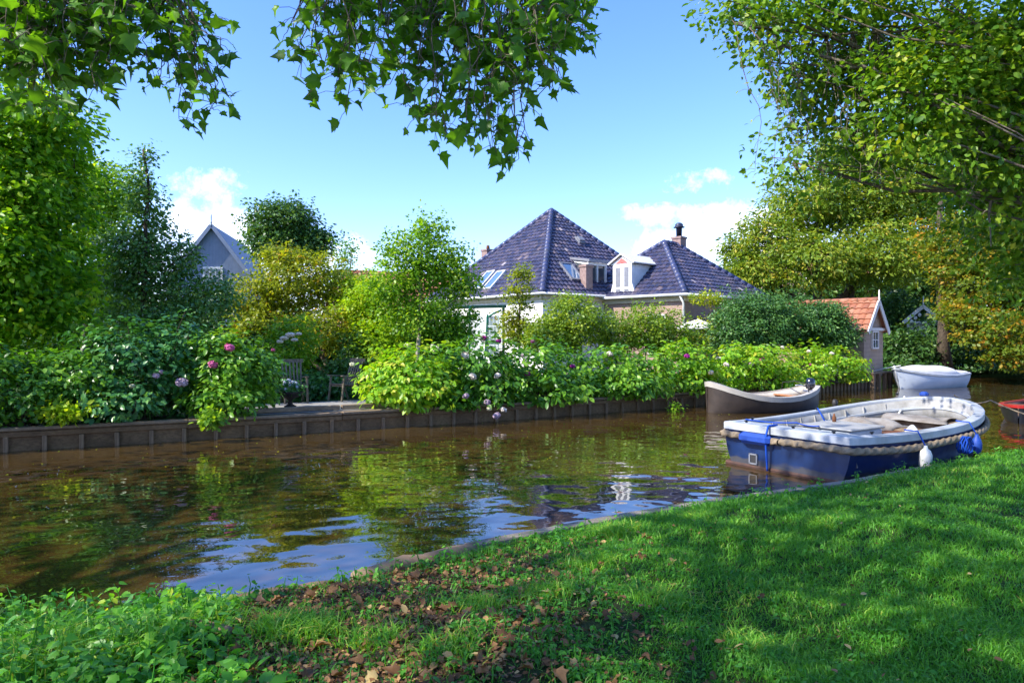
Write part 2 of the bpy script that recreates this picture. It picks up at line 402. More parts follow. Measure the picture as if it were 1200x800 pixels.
# ------------------------------------------------------------------ leaf engine
def unit(a): return a/np.maximum(np.linalg.norm(a, axis=-1, keepdims=True), 1e-9)
T_OVAL = (np.array([[0, 0, 0], [-.38, .48, .08], [.38, .48, .08], [0, 1.0, -.04]]), np.array([[0, 2, 3], [0, 3, 1]]))
T_LONG = (np.array([[0, 0, 0], [-.22, .45, .06], [.22, .45, .06], [0, 1.0, -.08]]), np.array([[0, 2, 3], [0, 3, 1]]))
T_HYD = (np.array([[0, 0, 0], [-.27, .32, .05], [-.24, .68, .03], [0, 1, -.12], [.24, .68, .03], [.27, .32, .05], [0, .5, -.01]]),
         np.array([[0, 6, 1], [1, 6, 2], [2, 6, 3], [3, 6, 4], [4, 6, 5], [5, 6, 0]]))
_pl = [(0, 0), (.16, -.10), (.30, -.02), (.52, .10), (.40, .24), (.60, .52), (.36, .50), (.26, .60), (.20, .72), (0, 1.05)]
_pl = _pl+[(-x, y) for x, y in _pl[-2:0:-1]]
_pv = [(0, .34, 0.03)]+[(x, y, -.22*abs(x)-.10*max(0, y-.4)) for x, y in _pl]
T_PLANE = (np.array(_pv), np.array([[0, i, i+1 if i < len(_pl) else 1] for i in range(1, len(_pl)+1)]))
T_PLANE2 = (T_PLANE[0]*np.array([.82, 1, 1])+np.stack([0*T_PLANE[0][:, 0], 0*T_PLANE[0][:, 0], .85*np.abs(T_PLANE[0][:, 0])-.35*np.maximum(0, T_PLANE[0][:, 1]-.3)**1.0], 1), T_PLANE[1])
_nt = [(0, 0), (.20, .04), (.30, .20), (.25, .30), (.30, .42), (.19, .58), (.17, .70), (.07, .84), (0, 1.0)]
_nt = _nt+[(-x, y) for x, y in _nt[-2:0:-1]]
T_NETTLE = (np.array([(0, .4, -.02)]+[(x, y, .20*abs(x)-.12*max(0, y-.5)) for x, y in _nt]), np.array([[0, i, i+1 if i < len(_nt) else 1] for i in range(1, len(_nt)+1)]))

def leaves(P, Nn, U, size, T, tint):
    tv, tf = T
    U = unit(U-Nn*np.sum(U*Nn, 1, keepdims=True)); S = np.cross(U, Nn)
    sz = np.broadcast_to(np.asarray(size, float), (len(P),))[:, None, None]
    V = P[:, None, :]+sz*(tv[None, :, 0:1]*S[:, None, :]+tv[None, :, 1:2]*U[:, None, :]+tv[None, :, 2:3]*Nn[:, None, :])
    n, k = len(P), len(tv)
    FT = (tf[None]+(np.arange(n)*k)[:, None, None]).reshape(-1, 3)
    return V.reshape(-1, 3), FT, np.repeat(np.clip(tint, 0, 1), k)
class Foliage:
    def __init__(s): s.V = []; s.F = []; s.t = []; s.n = 0; s.spots = []
    def add(s, V, FT, t):
        s.V.append(V); s.F.append(FT+s.n); s.t.append(t); s.n += len(V)
    def build(s, name, mat, parent=None, origin=(0, 0, 0)):
        V = np.concatenate(s.V)-np.asarray(origin)[None]
        return link(name, bulk(name, V, np.concatenate(s.F), np.concatenate(s.t)), mat, parent)
def sph(n): return unit(rng.normal(size=(n, 3)))
def fill(fo, lobes, clumps, per, cr, size, T=T_OVAL, up=.8, outw=.5, rnd=.6, inner=.35, flat=.6, tb=.45, tv=.22, lv=.15, droop=.25, floor=None):
    """scatter leaf clumps through ellipsoid lobes [(centre, radii, weight)]"""
    w = np.array([l[2]*(l[1][0]*l[1][1]*l[1][2])**(2/3) for l in lobes]); w /= w.sum()
    idx = rng.choice(len(lobes), clumps, p=w)
    C = np.array([l[0] for l in lobes])[idx]; Rr = np.array([l[1] for l in lobes])[idx]
    d = sph(clumps)
    r = inner+(1-inner)*rng.random(clumps)**.6
    ph = rng.random((len(lobes), 3))*6.283; kk = rng.normal(size=(len(lobes), 3, 3))*3.2
    und = np.sin(np.einsum('ij,ikj->ik', d, kk[idx])+ph[idx]).sum(1)/3
    r *= 1+.10*rng.normal(size=clumps)+.26*und+np.where(rng.random(clumps) < .07, .3*rng.random(clumps), 0)
    cc = C+d*Rr*r[:, None]
    if floor is not None: cc[:, 2] = np.maximum(cc[:, 2], floor+.5*cr*rng.random(clumps))
    ct = tb+tv*rng.normal(size=clumps)
    k = rng.poisson(per, clumps); tot = k.sum()
    ii = np.repeat(np.arange(clumps), k)
    off = rng.normal(size=(tot, 3))*cr*np.array([1, 1, flat])*.55
    P = cc[ii]+off
    od = unit(d[ii]+.4*rng.normal(size=(tot, 3)))
    Nn = unit(outw*od+np.array([0, 0, up])+rnd*rng.normal(size=(tot, 3)))
    U = unit(od+off/cr*.8+.6*rng.normal(size=(tot, 3))-np.array([0, 0, droop]))
    if floor is not None: P[:, 2] = np.maximum(P[:, 2], floor+.02)
    fo.add(*leaves(P, Nn, U, size*(.65+.7*rng.random(tot)), T, ct[ii]+lv*rng.normal(size=tot)))
    fo.spots.append(cc)
    return cc
def wob(a, b, n, amp):
    a, b = np.asarray(a, float), np.asarray(b, float); L = np.linalg.norm(b-a)
    t = np.linspace(0, 1, n)[:, None]; p = a+(b-a)*t
    w = np.cumsum(rng.normal(size=(n, 3)), 0)*amp*L/n**.5; w -= w[0]; w -= t*w[-1]
    return p+w
def limbs(mb, base, top, r0, lobes, nsub=6, ntwig=0, spots=None, r1=.35, sides=7, lean=.03, lf=.6):
    """tapered trunk from base to top, one limb to every lobe, thinner boughs inside the lobe, twigs to clumps"""
    tr = wob(base, top, 8, lean)
    L = len(tr); rad = [r0*(1.25 if i == 0 else 1)*(1-(1-r1)*i/(L-1)) for i in range(L)]
    mb.tube(tr, rad, sides+2)
    ends = []
    for c, rr, w in lobes:
        c = np.asarray(c)
        # leave the trunk at a height below the lobe
        k = int(np.clip(np.argmin(np.abs(tr[:, 2]-(c[2]-.9*np.hypot(c[0]-tr[-1, 0], c[1]-tr[-1, 1])))), 2, L-1))
        p = wob(tr[k], c, 6, .07); ra = rad[k]*lf
        mb.tube(p, [ra*(1-.7*i/5) for i in range(6)], sides)
        for j in range(nsub):
            e = c+sph(1)[0]*np.asarray(rr)*(.55+.35*rng.random())
            q = wob(p[rng.integers(2, 6)], e, 5, .08)
            mb.tube(q, [ra*.42*(1-.8*i/4) for i in range(5)], max(4, sides-2)); ends.append(q)
    if ntwig and spots is not None and ends:
        E = np.concatenate(ends)
        for s_ in spots[rng.choice(len(spots), min(ntwig, len(spots)), replace=False)]:
            k = np.argmin(((E-s_)**2).sum(1)+.3*rng.random(len(E)))
            mb.tube(wob(E[k], s_, 4, .08), [r0*.07, r0*.05, r0*.035, r0*.02], 4, False)

def L(px, py, rx, ry, d, w=1, dy=None):
    c = at(px, py, d); a = rx/F*d; b = ry/F*d
    return (c, np.array([a, dy if dy else .8*max(a, .6*b), b]), w)

def tree(name, label, base, lobes, mat, bark, clumps, per, cr, size, r0=.14, top=None, group=None, cat='tree', T=T_OVAL, nsub=5, ntwig=60, trunk='trunk', foliage='crown', floor=None, **kw):
    base = np.asarray(base, float)
    root = empty(name, base, 0, label, cat, group)
    fo = Foliage(); sp = fill(fo, lobes, int(clumps*1.35), per*1.2, cr*.95, size*1.15, T, floor=floor, **kw)
    fo.build(foliage, mat, root, base)
    mb = MB()
    if top is None:
        c = np.mean([l[0] for l in lobes], 0); zt = max(l[0][2] for l in lobes); top = np.array([c[0], c[1], zt])
    limbs(mb, base-base, np.asarray(top)-base, r0, [(l[0]-base, l[1], l[2]) for l in lobes], nsub, ntwig, sp-base)
    mb.build(trunk, bark, root)
    return root

# ------------------------------------------------------------------ terrain, water
NE = [(-60, -30), (-20, -4), (-8, 2.0), (-3.4, 4.15), (-1.9, 4.66), (-1.07, 5.08), (0, 6.0), (2.3, 7.35), (4.3, 8.35), (7, 10.05), (10, 12.0), (16, 16.2), (30, 26), (60, 45)]
FE = [(-60, -18), (-25, 3), (-16, 8.0), (-8.9, 11.85), (-3.6, 14.5), (0, 16.5), (5.6, 20.0), (9.5, 23.4), (13.3, 26.4), (15.0, 27.6), (15.6, 32.0), (22, 34.0), (40, 40), (60, 50)]
def near_edge(x): return np.interp(x, [p[0] for p in NE], [p[1] for p in NE])
def far_edge(x): return np.interp(x, [p[0] for p in FE], [p[1] for p in FE])
def lump(x, y): return .05*np.sin(1.3*x+.7*y)+.035*np.sin(2.9*x-1.7*y+1)+.02*np.sin(5.1*x+4.3*y)
def near_z(x, y):
    d = np.maximum(near_edge(x)-y, 0)*.84
    rise = .27*(1-np.exp(-d/1.3))
    return .20+rise+lump(x, y)*np.clip(d/1.0, 0, 1)+.10*np.clip((x-3)/6, 0, 1)*np.exp(-((d-1.6)/1.5)**2)
GZ = .40
xs = np.unique(np.concatenate([np.linspace(-60, -10, 26), np.linspace(-10, 14, 161), np.linspace(14, 60, 24)]))
ts = np.concatenate([[0, .02], np.linspace(.06, 4, 48), np.linspace(4.3, 12, 26), np.linspace(14, 60, 12)])
X, Tt = np.meshgrid(xs, ts); E = near_edge(X); Y = E-Tt; Z = near_z(X, Y); Z[0] = -.4
n_, k_ = X.shape
def gridfaces(n, k):
    i = np.arange((n-1)*k).reshape(n-1, k)[:, :-1].ravel()
    return np.stack([i, i+1, i+k+1, i+k], 1)
gf = gridfaces(n_, k_)[:, ::-1]
o = link('bank_ground', bulk('bank_ground', np.stack([X, Y, Z], -1).reshape(-1, 3), gf), 'lawn_earth'); tag(o, kind='structure')
o.data.polygons.foreach_set('use_smooth', [True]*len(o.data.polygons))
xs2 = np.unique(np.concatenate([np.linspace(-300, -20, 15), np.linspace(-20, 25, 60), np.linspace(25, 300, 15)]))
ts2 = np.array([.12, .13, 1, 2, 4, 7, 11, 16, 24, 40, 80, 160, 400])
X, Tt = np.meshgrid(xs2, ts2); Y = far_edge(X)+Tt; Z = np.full_like(X, GZ-.05)+.03*np.sin(X*1.1+Y*.7); Z[0] = -.4
o = link('garden_ground', bulk('garden_ground', np.stack([X, Y, Z], -1).reshape(-1, 3), gridfaces(*X.shape)), 'garden_earth'); tag(o, kind='structure')
wx = np.linspace(-80, 80, 2); wy = np.linspace(-60, 70, 2); X, Y = np.meshgrid(wx, wy)
o = link('canal_water', bulk('canal_water', np.stack([X, Y, 0*X], -1).reshape(-1, 3), gridfaces(2, 2)), 'canal_water'); tag(o, kind='structure')
# ------------------------------------------------------------------ canal walls
def poly_range(x0, x1):
    ps = [(x, y) for x, y in FE if x0 < x < x1]
    return [(x0, far_edge(x0))]+ps+[(x1, far_edge(x1))]
def along(ps, step):
    out = []; carry = step*.5
    for (ax, ay), (bx, by) in zip(ps[:-1], ps[1:]):
        Ls = math.hypot(bx-ax, by-ay); a = math.atan2(by-ay, bx-ax); s = carry
        while s < Ls:
            out.append((ax+(bx-ax)*s/Ls, ay+(by-ay)*s/Ls, a)); s += step
        carry = s-Ls
    return out
def bank_wall(x0, x1, step, zcap, pw, label, cap_w=.2, tall=0):
    ps = poly_range(x0, x1); ox, oy = ps[len(ps)//2]
    root = empty('retaining_wall', (ox, oy, 0), 0, label, 'canal wall', 'timber canal walls')
    pan, cap, low = MB(), MB(), MB()
    for (ax, ay), (bx, by) in zip(ps[:-1], ps[1:]):
        a = math.atan2(by-ay, bx-ax); Ls = math.hypot(bx-ax, by-ay); nx, ny = -math.sin(a), math.cos(a)
        n = max(1, round(Ls/2.4))
        for i in range(n):
            s = (i+.5)/n; cx, cy = ax+(bx-ax)*s-ox, ay+(by-ay)*s-oy; w = Ls/n
            j = random.uniform(-.006, .006)
            pan.box((cx+nx*.06, cy+ny*.06, (zcap-.09)*.5-.15+.02), (w-.004, .05, zcap-.09+.3), a)
            low.box((cx+nx*(.012), cy+ny*(.012), zcap-.13+j), (w-.006, .05, .085), a, .006)
            cap.box((cx+nx*.07, cy+ny*.07, zcap-.035+j), (w-.012, cap_w, .055), a, .008)
    pan.build('plank_face', 'wood_bank', root); low.build('waling', 'wood_bank', root); cap.build('capping', 'wood_cap', root)
    pm = MB().box((0, 0, 0), (pw, .07, zcap-.17+.45), 0, .008).mesh('post')
    pm.materials.append(MATS['wood_post'])
    for x, y, a in along(ps, step):
        nx, ny = -math.sin(a), math.cos(a)
        p = bpy.data.objects.new('post', pm); COL.objects.link(p); p.parent = root
        p.location = (x-ox-nx*.005+nx*.0, y-oy-ny*.005, (zcap-.17-.45)/2+random.uniform(-.01, .01)); p.rotation_euler = (0, random.uniform(-.02, .02), a)
bank_wall(-13.0, 8.4, .56, .42, .075, 'long low weathered timber canal wall with posts below the hydrangeas and garden terrace')
bank_wall(8.9, 14.9, .27, .46, .14, 'short canal wall of close set timber piles by the orange roofed shed')

# terrace under the chairs
pv = []
for t in (.25, 2.6):
    for x in (-6.3, -5.0, -3.6, -2.2): pv.append((x-.25*t, far_edge(x)+t, GZ+.012))
o = link('terrace_path', bulk('terrace_path', np.array(pv), gridfaces(2, 4)), 'paving'); tag(o, kind='structure')
b_ = MB()
for x0, x1 in ((-5.6, -3.62), (-3.58, -1.9)):
    a = math.atan2(far_edge(x1)-far_edge(x0), x1-x0)
    b_.box(((x0+x1)/2-.15, (far_edge(x0)+far_edge(x1))/2+.42, GZ+.075), (math.hypot(x1-x0, far_edge(x1)-far_edge(x0)), .14, .09), a, .008)
tag(b_.build('terrace_sleeper', 'wood_cap'), 'low timber sleeper lying along the canal side of the garden terrace', 'timber sleeper')

# ------------------------------------------------------------------ boats
def outline(Lb, bf, n=64, nb=22):
    """starboard stern -> bow -> port stern, list of (x, y, t)"""
    tt = np.concatenate([np.linspace(0, .8, n//2), 1-.2*(np.linspace(1, 0, nb)[1:])**2.0])
    st = [(t*Lb, -bf(t), t) for t in tt]
    return st+[(x, -y, t) for x, y, t in reversed(st[:-1])]
def sweep(mb, ol, zf, prof, closed=False, smooth=False):
    P = np.array([(x, y) for x, y, t in ol]); n = len(P)
    if closed: T_ = np.roll(P, -1, 0)-np.roll(P, 1, 0)
    else: T_ = np.gradient(P, axis=0)
    T_ = unit(T_); Nn = np.stack([T_[:, 1], -T_[:, 0]], 1)
    rows = [[(P[i, 0]+Nn[i, 0]*o_, P[i, 1]+Nn[i, 1]*o_, zf(ol[i][2])+z) for o_, z in prof] for i in range(n)]
    if closed: rows.append(rows[0])
    return mb.grid(rows, True, smooth, flip=True)
def hull(mb, Lb, bf, zf, kf, pw=.62, pz=.95, rake=0.0, m=17, n=40, zmin=None, zmax=None, transom=True):
    tt = np.concatenate([np.linspace(0, .8, n//2), 1-.2*(np.linspace(1, 0, n//2)[1:])**2.0])
    rows = []
    for t in tt:
        r = []
        for k in range(m):
            a = -math.pi/2+math.pi*k/(m-1); b = bf(t)
            y = b*math.copysign(abs(math.sin(a))**pw, math.sin(a)); z = kf(t)+(zf(t)-kf(t))*(1-math.cos(a))**pz
            r.append((t*Lb-rake*(1-(z-kf(t))/(zf(t)-kf(t)+1e-6))*max(0, (t-.5)/.5)**2, y, z))
        rows.append(r)
    mb.grid(rows, False, True)
    if transom: mb.add(rows[0], [tuple(range(m))])
    return rows
def interp(ts, vs): return lambda t: float(np.interp(t, ts, vs))
def smoothf(ts, vs):
    c = np.polynomial.polynomial.polyfit(ts, vs, min(len(ts)-1, 3)); return lambda t: float(np.polynomial.polynomial.polyval(t, c))
def ellb(bs, bm, tm, p=2.3, e=.5):
    def f(t):
        if t <= tm: return bs+(bm-bs)*math.sin(math.pi/2*t/tm)
        return max(.012, bm*max(0, 1-((t-tm)/(1-tm))**p)**e)
    return f

# blue workboat moored against the lawn
bang = math.atan2(.54, .84)
boat = empty('workboat', (3.95, 9.97, 0), bang, 'large blue and white open workboat with thick rope fender moored beside the lawn', 'boat', 'boats on the canal')
LB = 4.75
bf = ellb(1.04, 1.22, .5, 2.4, .52)
zf = smoothf([0, .35, .7, 1], [.66, .64, .72, .90])
hb = MB(); hull(hb, LB, bf, lambda t: zf(t)-.10, lambda t: -.35, .5, .85); hb.build('hull', 'boat_blue', boat)
ol = outline(LB, bf)
ab = MB(); sweep(ab, [(x, y*.985, t) for x, y, t in ol], lambda t: 0, [(.012, .03), (.002, .06), (-.06, .06), (-.06, -.05), (-.01, -.05)], True)
ab.build('waterline_stripe', 'antifoul', boat)
gb = MB(); sweep(gb, ol, zf, [(.03, -.004), (.018, .006), (-.105, .012), (-.115, -.005), (-.115, -.04), (0, -.10), (.03, -.10)], True)
gb.build('gunwale', 'boat_white', boat)
ib = MB(); sweep(ib, ol, zf, [(-.113, -.036), (-.19, -.42), (-.17, -.42), (-.07, -.036)], True, True)
ib.build('inner_side', 'boat_liner', boat)
db = MB()
rows = [[(x*.995, y, .24) for y in np.linspace(-1, 1, 7)*max(.02, bf(x/LB)-.2)] for x in np.linspace(.02, LB*.96, 30)]
db.grid(rows); db.build('floor', 'boat_floor', boat)
sd = MB()
for (x0, x1) in ((.0, .42),):
    sd.prism([(x0+.03, -bf(0)+.06, .60), (x1, -bf(.08)+.08, .60), (x1, bf(.08)-.08, .60), (x0+.03, bf(0)-.06, .60)], (0, 0, .048))
sd.box((.44, 0, .44), (.03, 1.9, .36)); sd.build('stern_deck', 'boat_white', boat)
st_ = MB(); sweep(st_, ol, zf, [(-.135, -.17), (-.165, -.175), (-.17, -.21), (-.14, -.21)], True); st_.build('stringer', 'boat_white', boat)
for x in np.arange(.75, 4.3, .42):
    for s_ in (-1, 1): MB().bar((x, s_*(bf(x/LB)-.135), zf(x/LB)-.06), (x, s_*(bf(x/LB)-.20), .26), .04, .03).build('rib', 'boat_liner', boat)
bxo = MB().box((2.0, -.55, .38), (.42, .5, .28), 0, .015); bxo.build('locker', 'rust', boat)
# side benches
sb = MB()
for s_ in (-1, 1):
    rows = []
    for x in np.linspace(.5, 3.9, 16):
        b = bf(x/LB)
        rows.append([(x, s_*(b-.17), .45), (x, s_*(b-.52), .45), (x, s_*(b-.52), .40)])
    sb.grid(rows)
sb.build('side_bench', 'boat_liner', boat)
eb = MB().box((1.22, -.16, .42), (.86, .80, .40), 0, .025); eo = eb.build('engine_box', 'boat_white', boat)
MB().box((1.22, -.16, .640), (.92, .86, .036), 0, .015).build('lid', 'lid_grey', eo)
fw = MB(); rows = []
for x in np.linspace(3.75, LB*.955, 14):
    w = max(.03, bf(x/LB)-.20); rows.append([(x, w*s_, .50+.03*math.sin(3*x)+.02*math.sin(9*s_+x)) for s_ in np.linspace(-1, 1, 9)])
fw.grid(rows); fw.add([(3.75, -1, .24), (3.75, 1, .24), (3.75, 1, .50), (3.75, -1, .50)], [(0, 1, 2, 3)])
fw.build('foredeck', 'boat_floor', boat)
MB().box((2.35, 0, .47), (.26, 2.0, .05), 0, .01).build('thwart', 'rust', boat)
# rope fender: three strands twisted round the hull
P = np.array([(x, y) for x, y, t in ol]); Tz = np.array([zf(t) for x, y, t in ol])
T_ = unit(np.gradient(P, axis=0)); P2 = P+np.stack([T_[:, 1], -T_[:, 0]], 1)*.05
b0_ = bf(0); m0 = P2[:, 0] > .07; P2, Tz = P2[m0], Tz[m0]
pre = [(-.05, 0), (-.05, -b0_*.5), (-.05, -b0_+.04), (-.035, -b0_-.015), (.015, -b0_-.045)]
P2 = np.concatenate([np.array(pre), P2, np.array([(x, -y) for x, y in reversed(pre)])]); Tz = np.concatenate([np.full(5, zf(0)), Tz, np.full(5, zf(0))])
s_ = np.concatenate([[0], np.cumsum(np.linalg.norm(np.diff(P2, axis=0), axis=1))]); ss = np.arange(0, s_[-1], .026)
px_, py_, pz_ = np.interp(ss, s_, P2[:, 0]), np.interp(ss, s_, P2[:, 1]), np.interp(ss, s_, Tz)-.185
rows = []
Tg = unit(np.stack([np.gradient(px_), np.gradient(py_)], 1))
for i in range(len(ss)):
    nx, ny = Tg[i, 1], -Tg[i, 0]; r = []
    for k in range(14):
        a = 2*math.pi*k/14; rr = .049*(1+.16*math.cos(3*(a-ss[i]*12)))
        r.append((px_[i]+nx*rr*math.cos(a), py_[i]+ny*rr*math.cos(a), pz_[i]+rr*math.sin(a)+.012*math.sin(ss[i]*2.3)))
    rows.append(r)
MB().grid(rows, True, True).build('rope_fender', 'rope_fibre', boat)
MB().box((-.07, .42, .475), (.16, .56, .17), 0, .05).build('transom_pad', 'pad_blue', boat)
dp = MB()
for y, z, w, h in ((.50, .22, .15, .022), (.50, .08, .15, .022), (.435, .15, .022, .162), (.565, .15, .022, .162)): dp.box((-.012, y, z), (.02, w, h))
dpo = dp.build('drain_port', 'lead_grey', boat); MB().box((-.006, .50, .15), (.01, .11, .12)).build('recess', 'dark_iron', dpo)
cm = MB().box((0, 0, .012), (.05, .022, .024), 0, .006).box((0, 0, .032), (.11, .02, .016), 0, .006).mesh('cleat'); cm.materials.append(MATS['dark_iron'])
for x, y in ((.12, -.75), (.12, -.1), (.12, .75), (.6, -1.02), (.6, 1.02), (2.6, 1.18), (4.6, .80)):
    c = bpy.data.objects.new('cleat', cm); COL.objects.link(c); c.parent = boat; c.location = (x, y*.97, zf(x/LB)+.012)
def bw(x, y, z):
    c, s = math.cos(bang), math.sin(bang); return np.array([3.95+x*c-y*s, 9.97+x*s+y*c, z])
# loose things in and on the boat
def cloth(name, cen, wx, wy, h, mat, label, cat, seed, rz=0, n=18):
    r2 = np.random.default_rng(seed); g = np.linspace(-1, 1, n); X, Y = np.meshgrid(g, g)
    Z = h*(1-np.clip(np.abs(X)**2.4*.8+np.abs(Y)**2.4*.8, 0, 1))
    for k in range(7):
        a = r2.uniform(0, 6.28); f = r2.uniform(2, 7); Z += h*.16*np.sin(f*(X*math.cos(a)+Y*math.sin(a))+r2.uniform(0, 6))
    Z = np.maximum(Z, .004); rr = 1+.12*np.sin(3*np.arctan2(Y, X)+seed)
    V = np.stack([X*wx*rr, Y*wy*rr, Z], -1).reshape(-1, 3)
    me = bulk(name, V, gridfaces(n, n)); me.polygons.foreach_set('use_smooth', [True]*len(me.polygons))
    o = link(name, me, mat, None, cen, rz); m_ = o.modifiers.new('thick', 'SOLIDIFY'); m_.thickness = .01; m_.offset = -1
    return tag(o, label, cat)
cloth('tarpaulin', bw(2.35, .15, .50), .36, .55, .17, 'tarp_grey', 'crumpled grey tarpaulin thrown over the middle of the blue workboat', 'tarpaulin', 3, bang)
cloth('sack', bw(2.55, -.62, .25), .30, .26, .22, 'fender_white', 'pale stuffed sack lying inside the blue workboat against its near side', 'sack', 5, bang+.4)
cloth('cover_sheet', bw(4.0, .1, .53), .42, .5, .07, 'tarp_grey', 'flat dirty sheet lying over the bow end of the blue workboat', 'sheet', 9, bang+.2)
tag(MB().box((0, 0, .03), (1.5, .16, .035), .25, .006).box((.15, .22, .03), (1.3, .12, .03), .1, .006).build('loose_boards', 'wood_log', None, bw(3.3, .3, .25), bang), 'loose brown boards on the floor in front of the workboat bow', 'boards')
tag(MB().lathe([(.02, 0), (.03, .004), (.032, .07), (.018, .09), (.012, .13)]).build('bottle', 'rust', None, bw(1.45, .10, .659)), 'small brown bottle standing on the grey engine box lid', 'bottle')
def fender(name, x, y, ztop, mat, label, r=.085, h=.32):
    lb = MB().lathe([(.02, 0), (r*.75, .03), (r, .09), (r, h-.09), (r*.75, h-.03), (.03, h), (.02, h+.04)])
    root = lb.build(name, mat, None, bw(x, y, ztop-h)); tag(root, label, 'fender', 'fenders hung from the blue boat')
    p0 = bw(x, y+.17, zf(x/LB)+.03)-bw(x, y, ztop-h)
    MB().tube([(0, 0, h+.03), tuple(p0*np.array([.6, .6, 1])), tuple(p0+np.array([-.1, .05, .01]))], .011, 5).build('lanyard', 'rope_blue', root)
fender('boat_fender', 1.35, -1.33, .44, 'fender_white', 'white cylindrical fender hanging on the near side of the blue boat')
fender('boat_fender', 2.75, -1.38, .50, 'pad_blue', 'blue fender hanging nearer the bow of the blue boat', .07, .26)
ro = MB()
for k in range(5):
    a0 = k*.9; ro.tube([(.10*math.cos(a0+i*.45)*(1+.04*k), .03*k-.06+.01*i % .03, .12*math.sin(a0+i*.45)) for i in range(15)], .012, 5)
tag(ro.build('rope_coil', 'rope_blue', None, bw(2.45, -1.36, .40), bang), 'dark blue coil of rope hung over the near gunwale of the blue workboat', 'rope coil')
def rope(name, pts, r, mat, label, sag=0):
    P = []
    for (a, b) in zip(pts[:-1], pts[1:]):
        for i in range(8):
            t = i/8; p = np.asarray(a)*(1-t)+np.asarray(b)*t; p = p.copy(); p[2] -= sag*4*t*(1-t); P.append(p)
    P.append(np.asarray(pts[-1]))
    tag(MB().tube(P, r, 6).build(name, mat), label, 'rope', 'ropes on the boats')
rope('mooring_rope', [bw(.15, .2, .69), bw(-.06, .2, .685), bw(-.115, .205, .5), bw(-.05, .22, .02)], .017, 'rope_blue', 'blue rope hanging straight down the blue transom into the water')
rope('mooring_rope', [bw(.12, .75, .72), bw(.55, .15, .70), bw(.75, -.1, .66)], .011, 'rope_blue', 'thin rope lying across the white stern deck of the blue boat', .02)
rope('mooring_rope', [bw(2.6, 1.14, .72), bw(2.55, 1.0, .56), bw(2.6, .95, .42)], .014, 'rope_blue', 'blue rope end dangling inside the far gunwale of the blue boat')
rope('mooring_rope', [bw(4.75, .72, .86), bw(4.55, .62, .72), bw(4.1, .5, .56), bw(4.2, .2, .56)], .02, 'fender_white', 'white rope hanging inside the bow of the blue boat')
rope('mooring_rope', [bw(5.2, .05, .92), bw(5.35, -.5, .85), np.array([9.6, 11.2, .52])], .014, 'rope_fibre', 'pale rope running from the workboat bow to the lawn', .1)
tag(MB().box((0, 0, .05), (.16, .14, .10), .2, .03).build('bow_pad', 'pad_blue', None, bw(5.0, .48, zf(.93)+.01), bang), 'small blue pad sitting on the rounded bow rail of the workboat', 'pad')

# grey sloop with outboard
sl0 = np.array([8.45, 19.15]); sl1 = np.array([5.20, 18.15]); sang = math.atan2(*(sl1-sl0)[::-1]); SL = float(np.linalg.norm(sl1-sl0))
sloop = empty('sloop', (*sl0, 0), sang, 'dark grey hulled sloop with cream strake and outboard motor by the far bank', 'boat', 'boats on the canal')
bs = lambda t: .80*max(.001, math.sin(math.pi*min(max(.5-(.5-t)*.93, 0), 1)))**.55 if t < .5 else max(.01, .80*max(0, 1-((t-.5)/.5)**2.6)**.6)
zs = lambda t: float(np.interp(t, np.linspace(0, 1, 11), [.66, .56, .49, .44, .42, .42, .44, .49, .57, .68, .82]))
hb = MB(); hull(hb, SL, bs, lambda t: zs(t)-.05, lambda t: -.25, .62, .85); hb.build('hull', 'hull_slate', sloop)
ols = outline(SL, bs)
g_ = MB(); sweep(g_, ols, zs, [(.03, 0), (-.09, .01), (-.09, -.03), (-.01, -.135), (.018, -.13)], True, False); g_.build('strake', 'strake_cream', sloop)
i_ = MB(); sweep(i_, ols, zs, [(-.088, -.02), (-.15, -.28), (-.12, -.28), (-.06, -.03)], True, True); i_.build('inner_side', 'strake_cream', sloop)
d_ = MB(); d_.grid([[(x, y, .17) for y in np.linspace(-1, 1, 5)*max(.02, bs(x/SL)-.12)] for x in np.linspace(.1, SL*.95, 20)]); d_.build('floor', 'varnish', sloop)
st_ = MB()
for x in (.75, 1.7): st_.box((x, 0, .38), (.3, 1.36*bs(x/SL)/.8, .04), 0, .01)
st_.build('thwart', 'varnish', sloop)
fd = MB(); fd.grid([[(x, y, zs(x/SL)+.0+.03*(1-abs(y)*1.2)) for y in np.linspace(-1, 1, 5)*max(.01, bs(x/SL)-.05)] for x in np.linspace(SL*.72, SL*.985, 12)]); fd.build('foredeck', 'strake_cream', sloop)
mo = empty('outboard_motor', (.14, .05, .40), 0); mo.parent = sloop
MB().lathe([(.05, .15), (.12, .17), (.135, .26), (.13, .38), (.09, .45), (.03, .47)], n=14).build('cowling', 'motor_black', mo)
MB().box((0, 0, -.12), (.12, .09, .55), 0, .03).box((.12, 0, .08), (.14, .22, .10), 0, .02).build('bracket', 'steel', mo)
MB().tube([(.1, 0, .22), (.35, .04, .28), (.55, .06, .27)], .02, 6).build('tiller', 'steel', mo)
ra = MB()
ra.tube([(.62, -.55, .5), (.62, -.5, .72), (.62, 0, .78), (.62, .5, .72), (.62, .55, .5)], .014, 6); ra.build('rail', 'dark_iron', sloop)
for y in (-.25, .25):
    c = bpy.data.objects.new('cleat', cm); COL.objects.link(c); c.parent = sloop; c.location = (SL*.8, y, zs(.8)+.03)
c_, s2 = math.cos(sang), math.sin(sang)
tag(MB().lathe([(.02, 0), (.06, .03), (.075, .1), (.06, .18), (.02, .21)]).build('boat_fender', 'dark_iron', None, (sl0[0]+.25, sl0[1]-.75, .12)), 'small dark ball fender beside the stern of the grey sloop', 'fender')

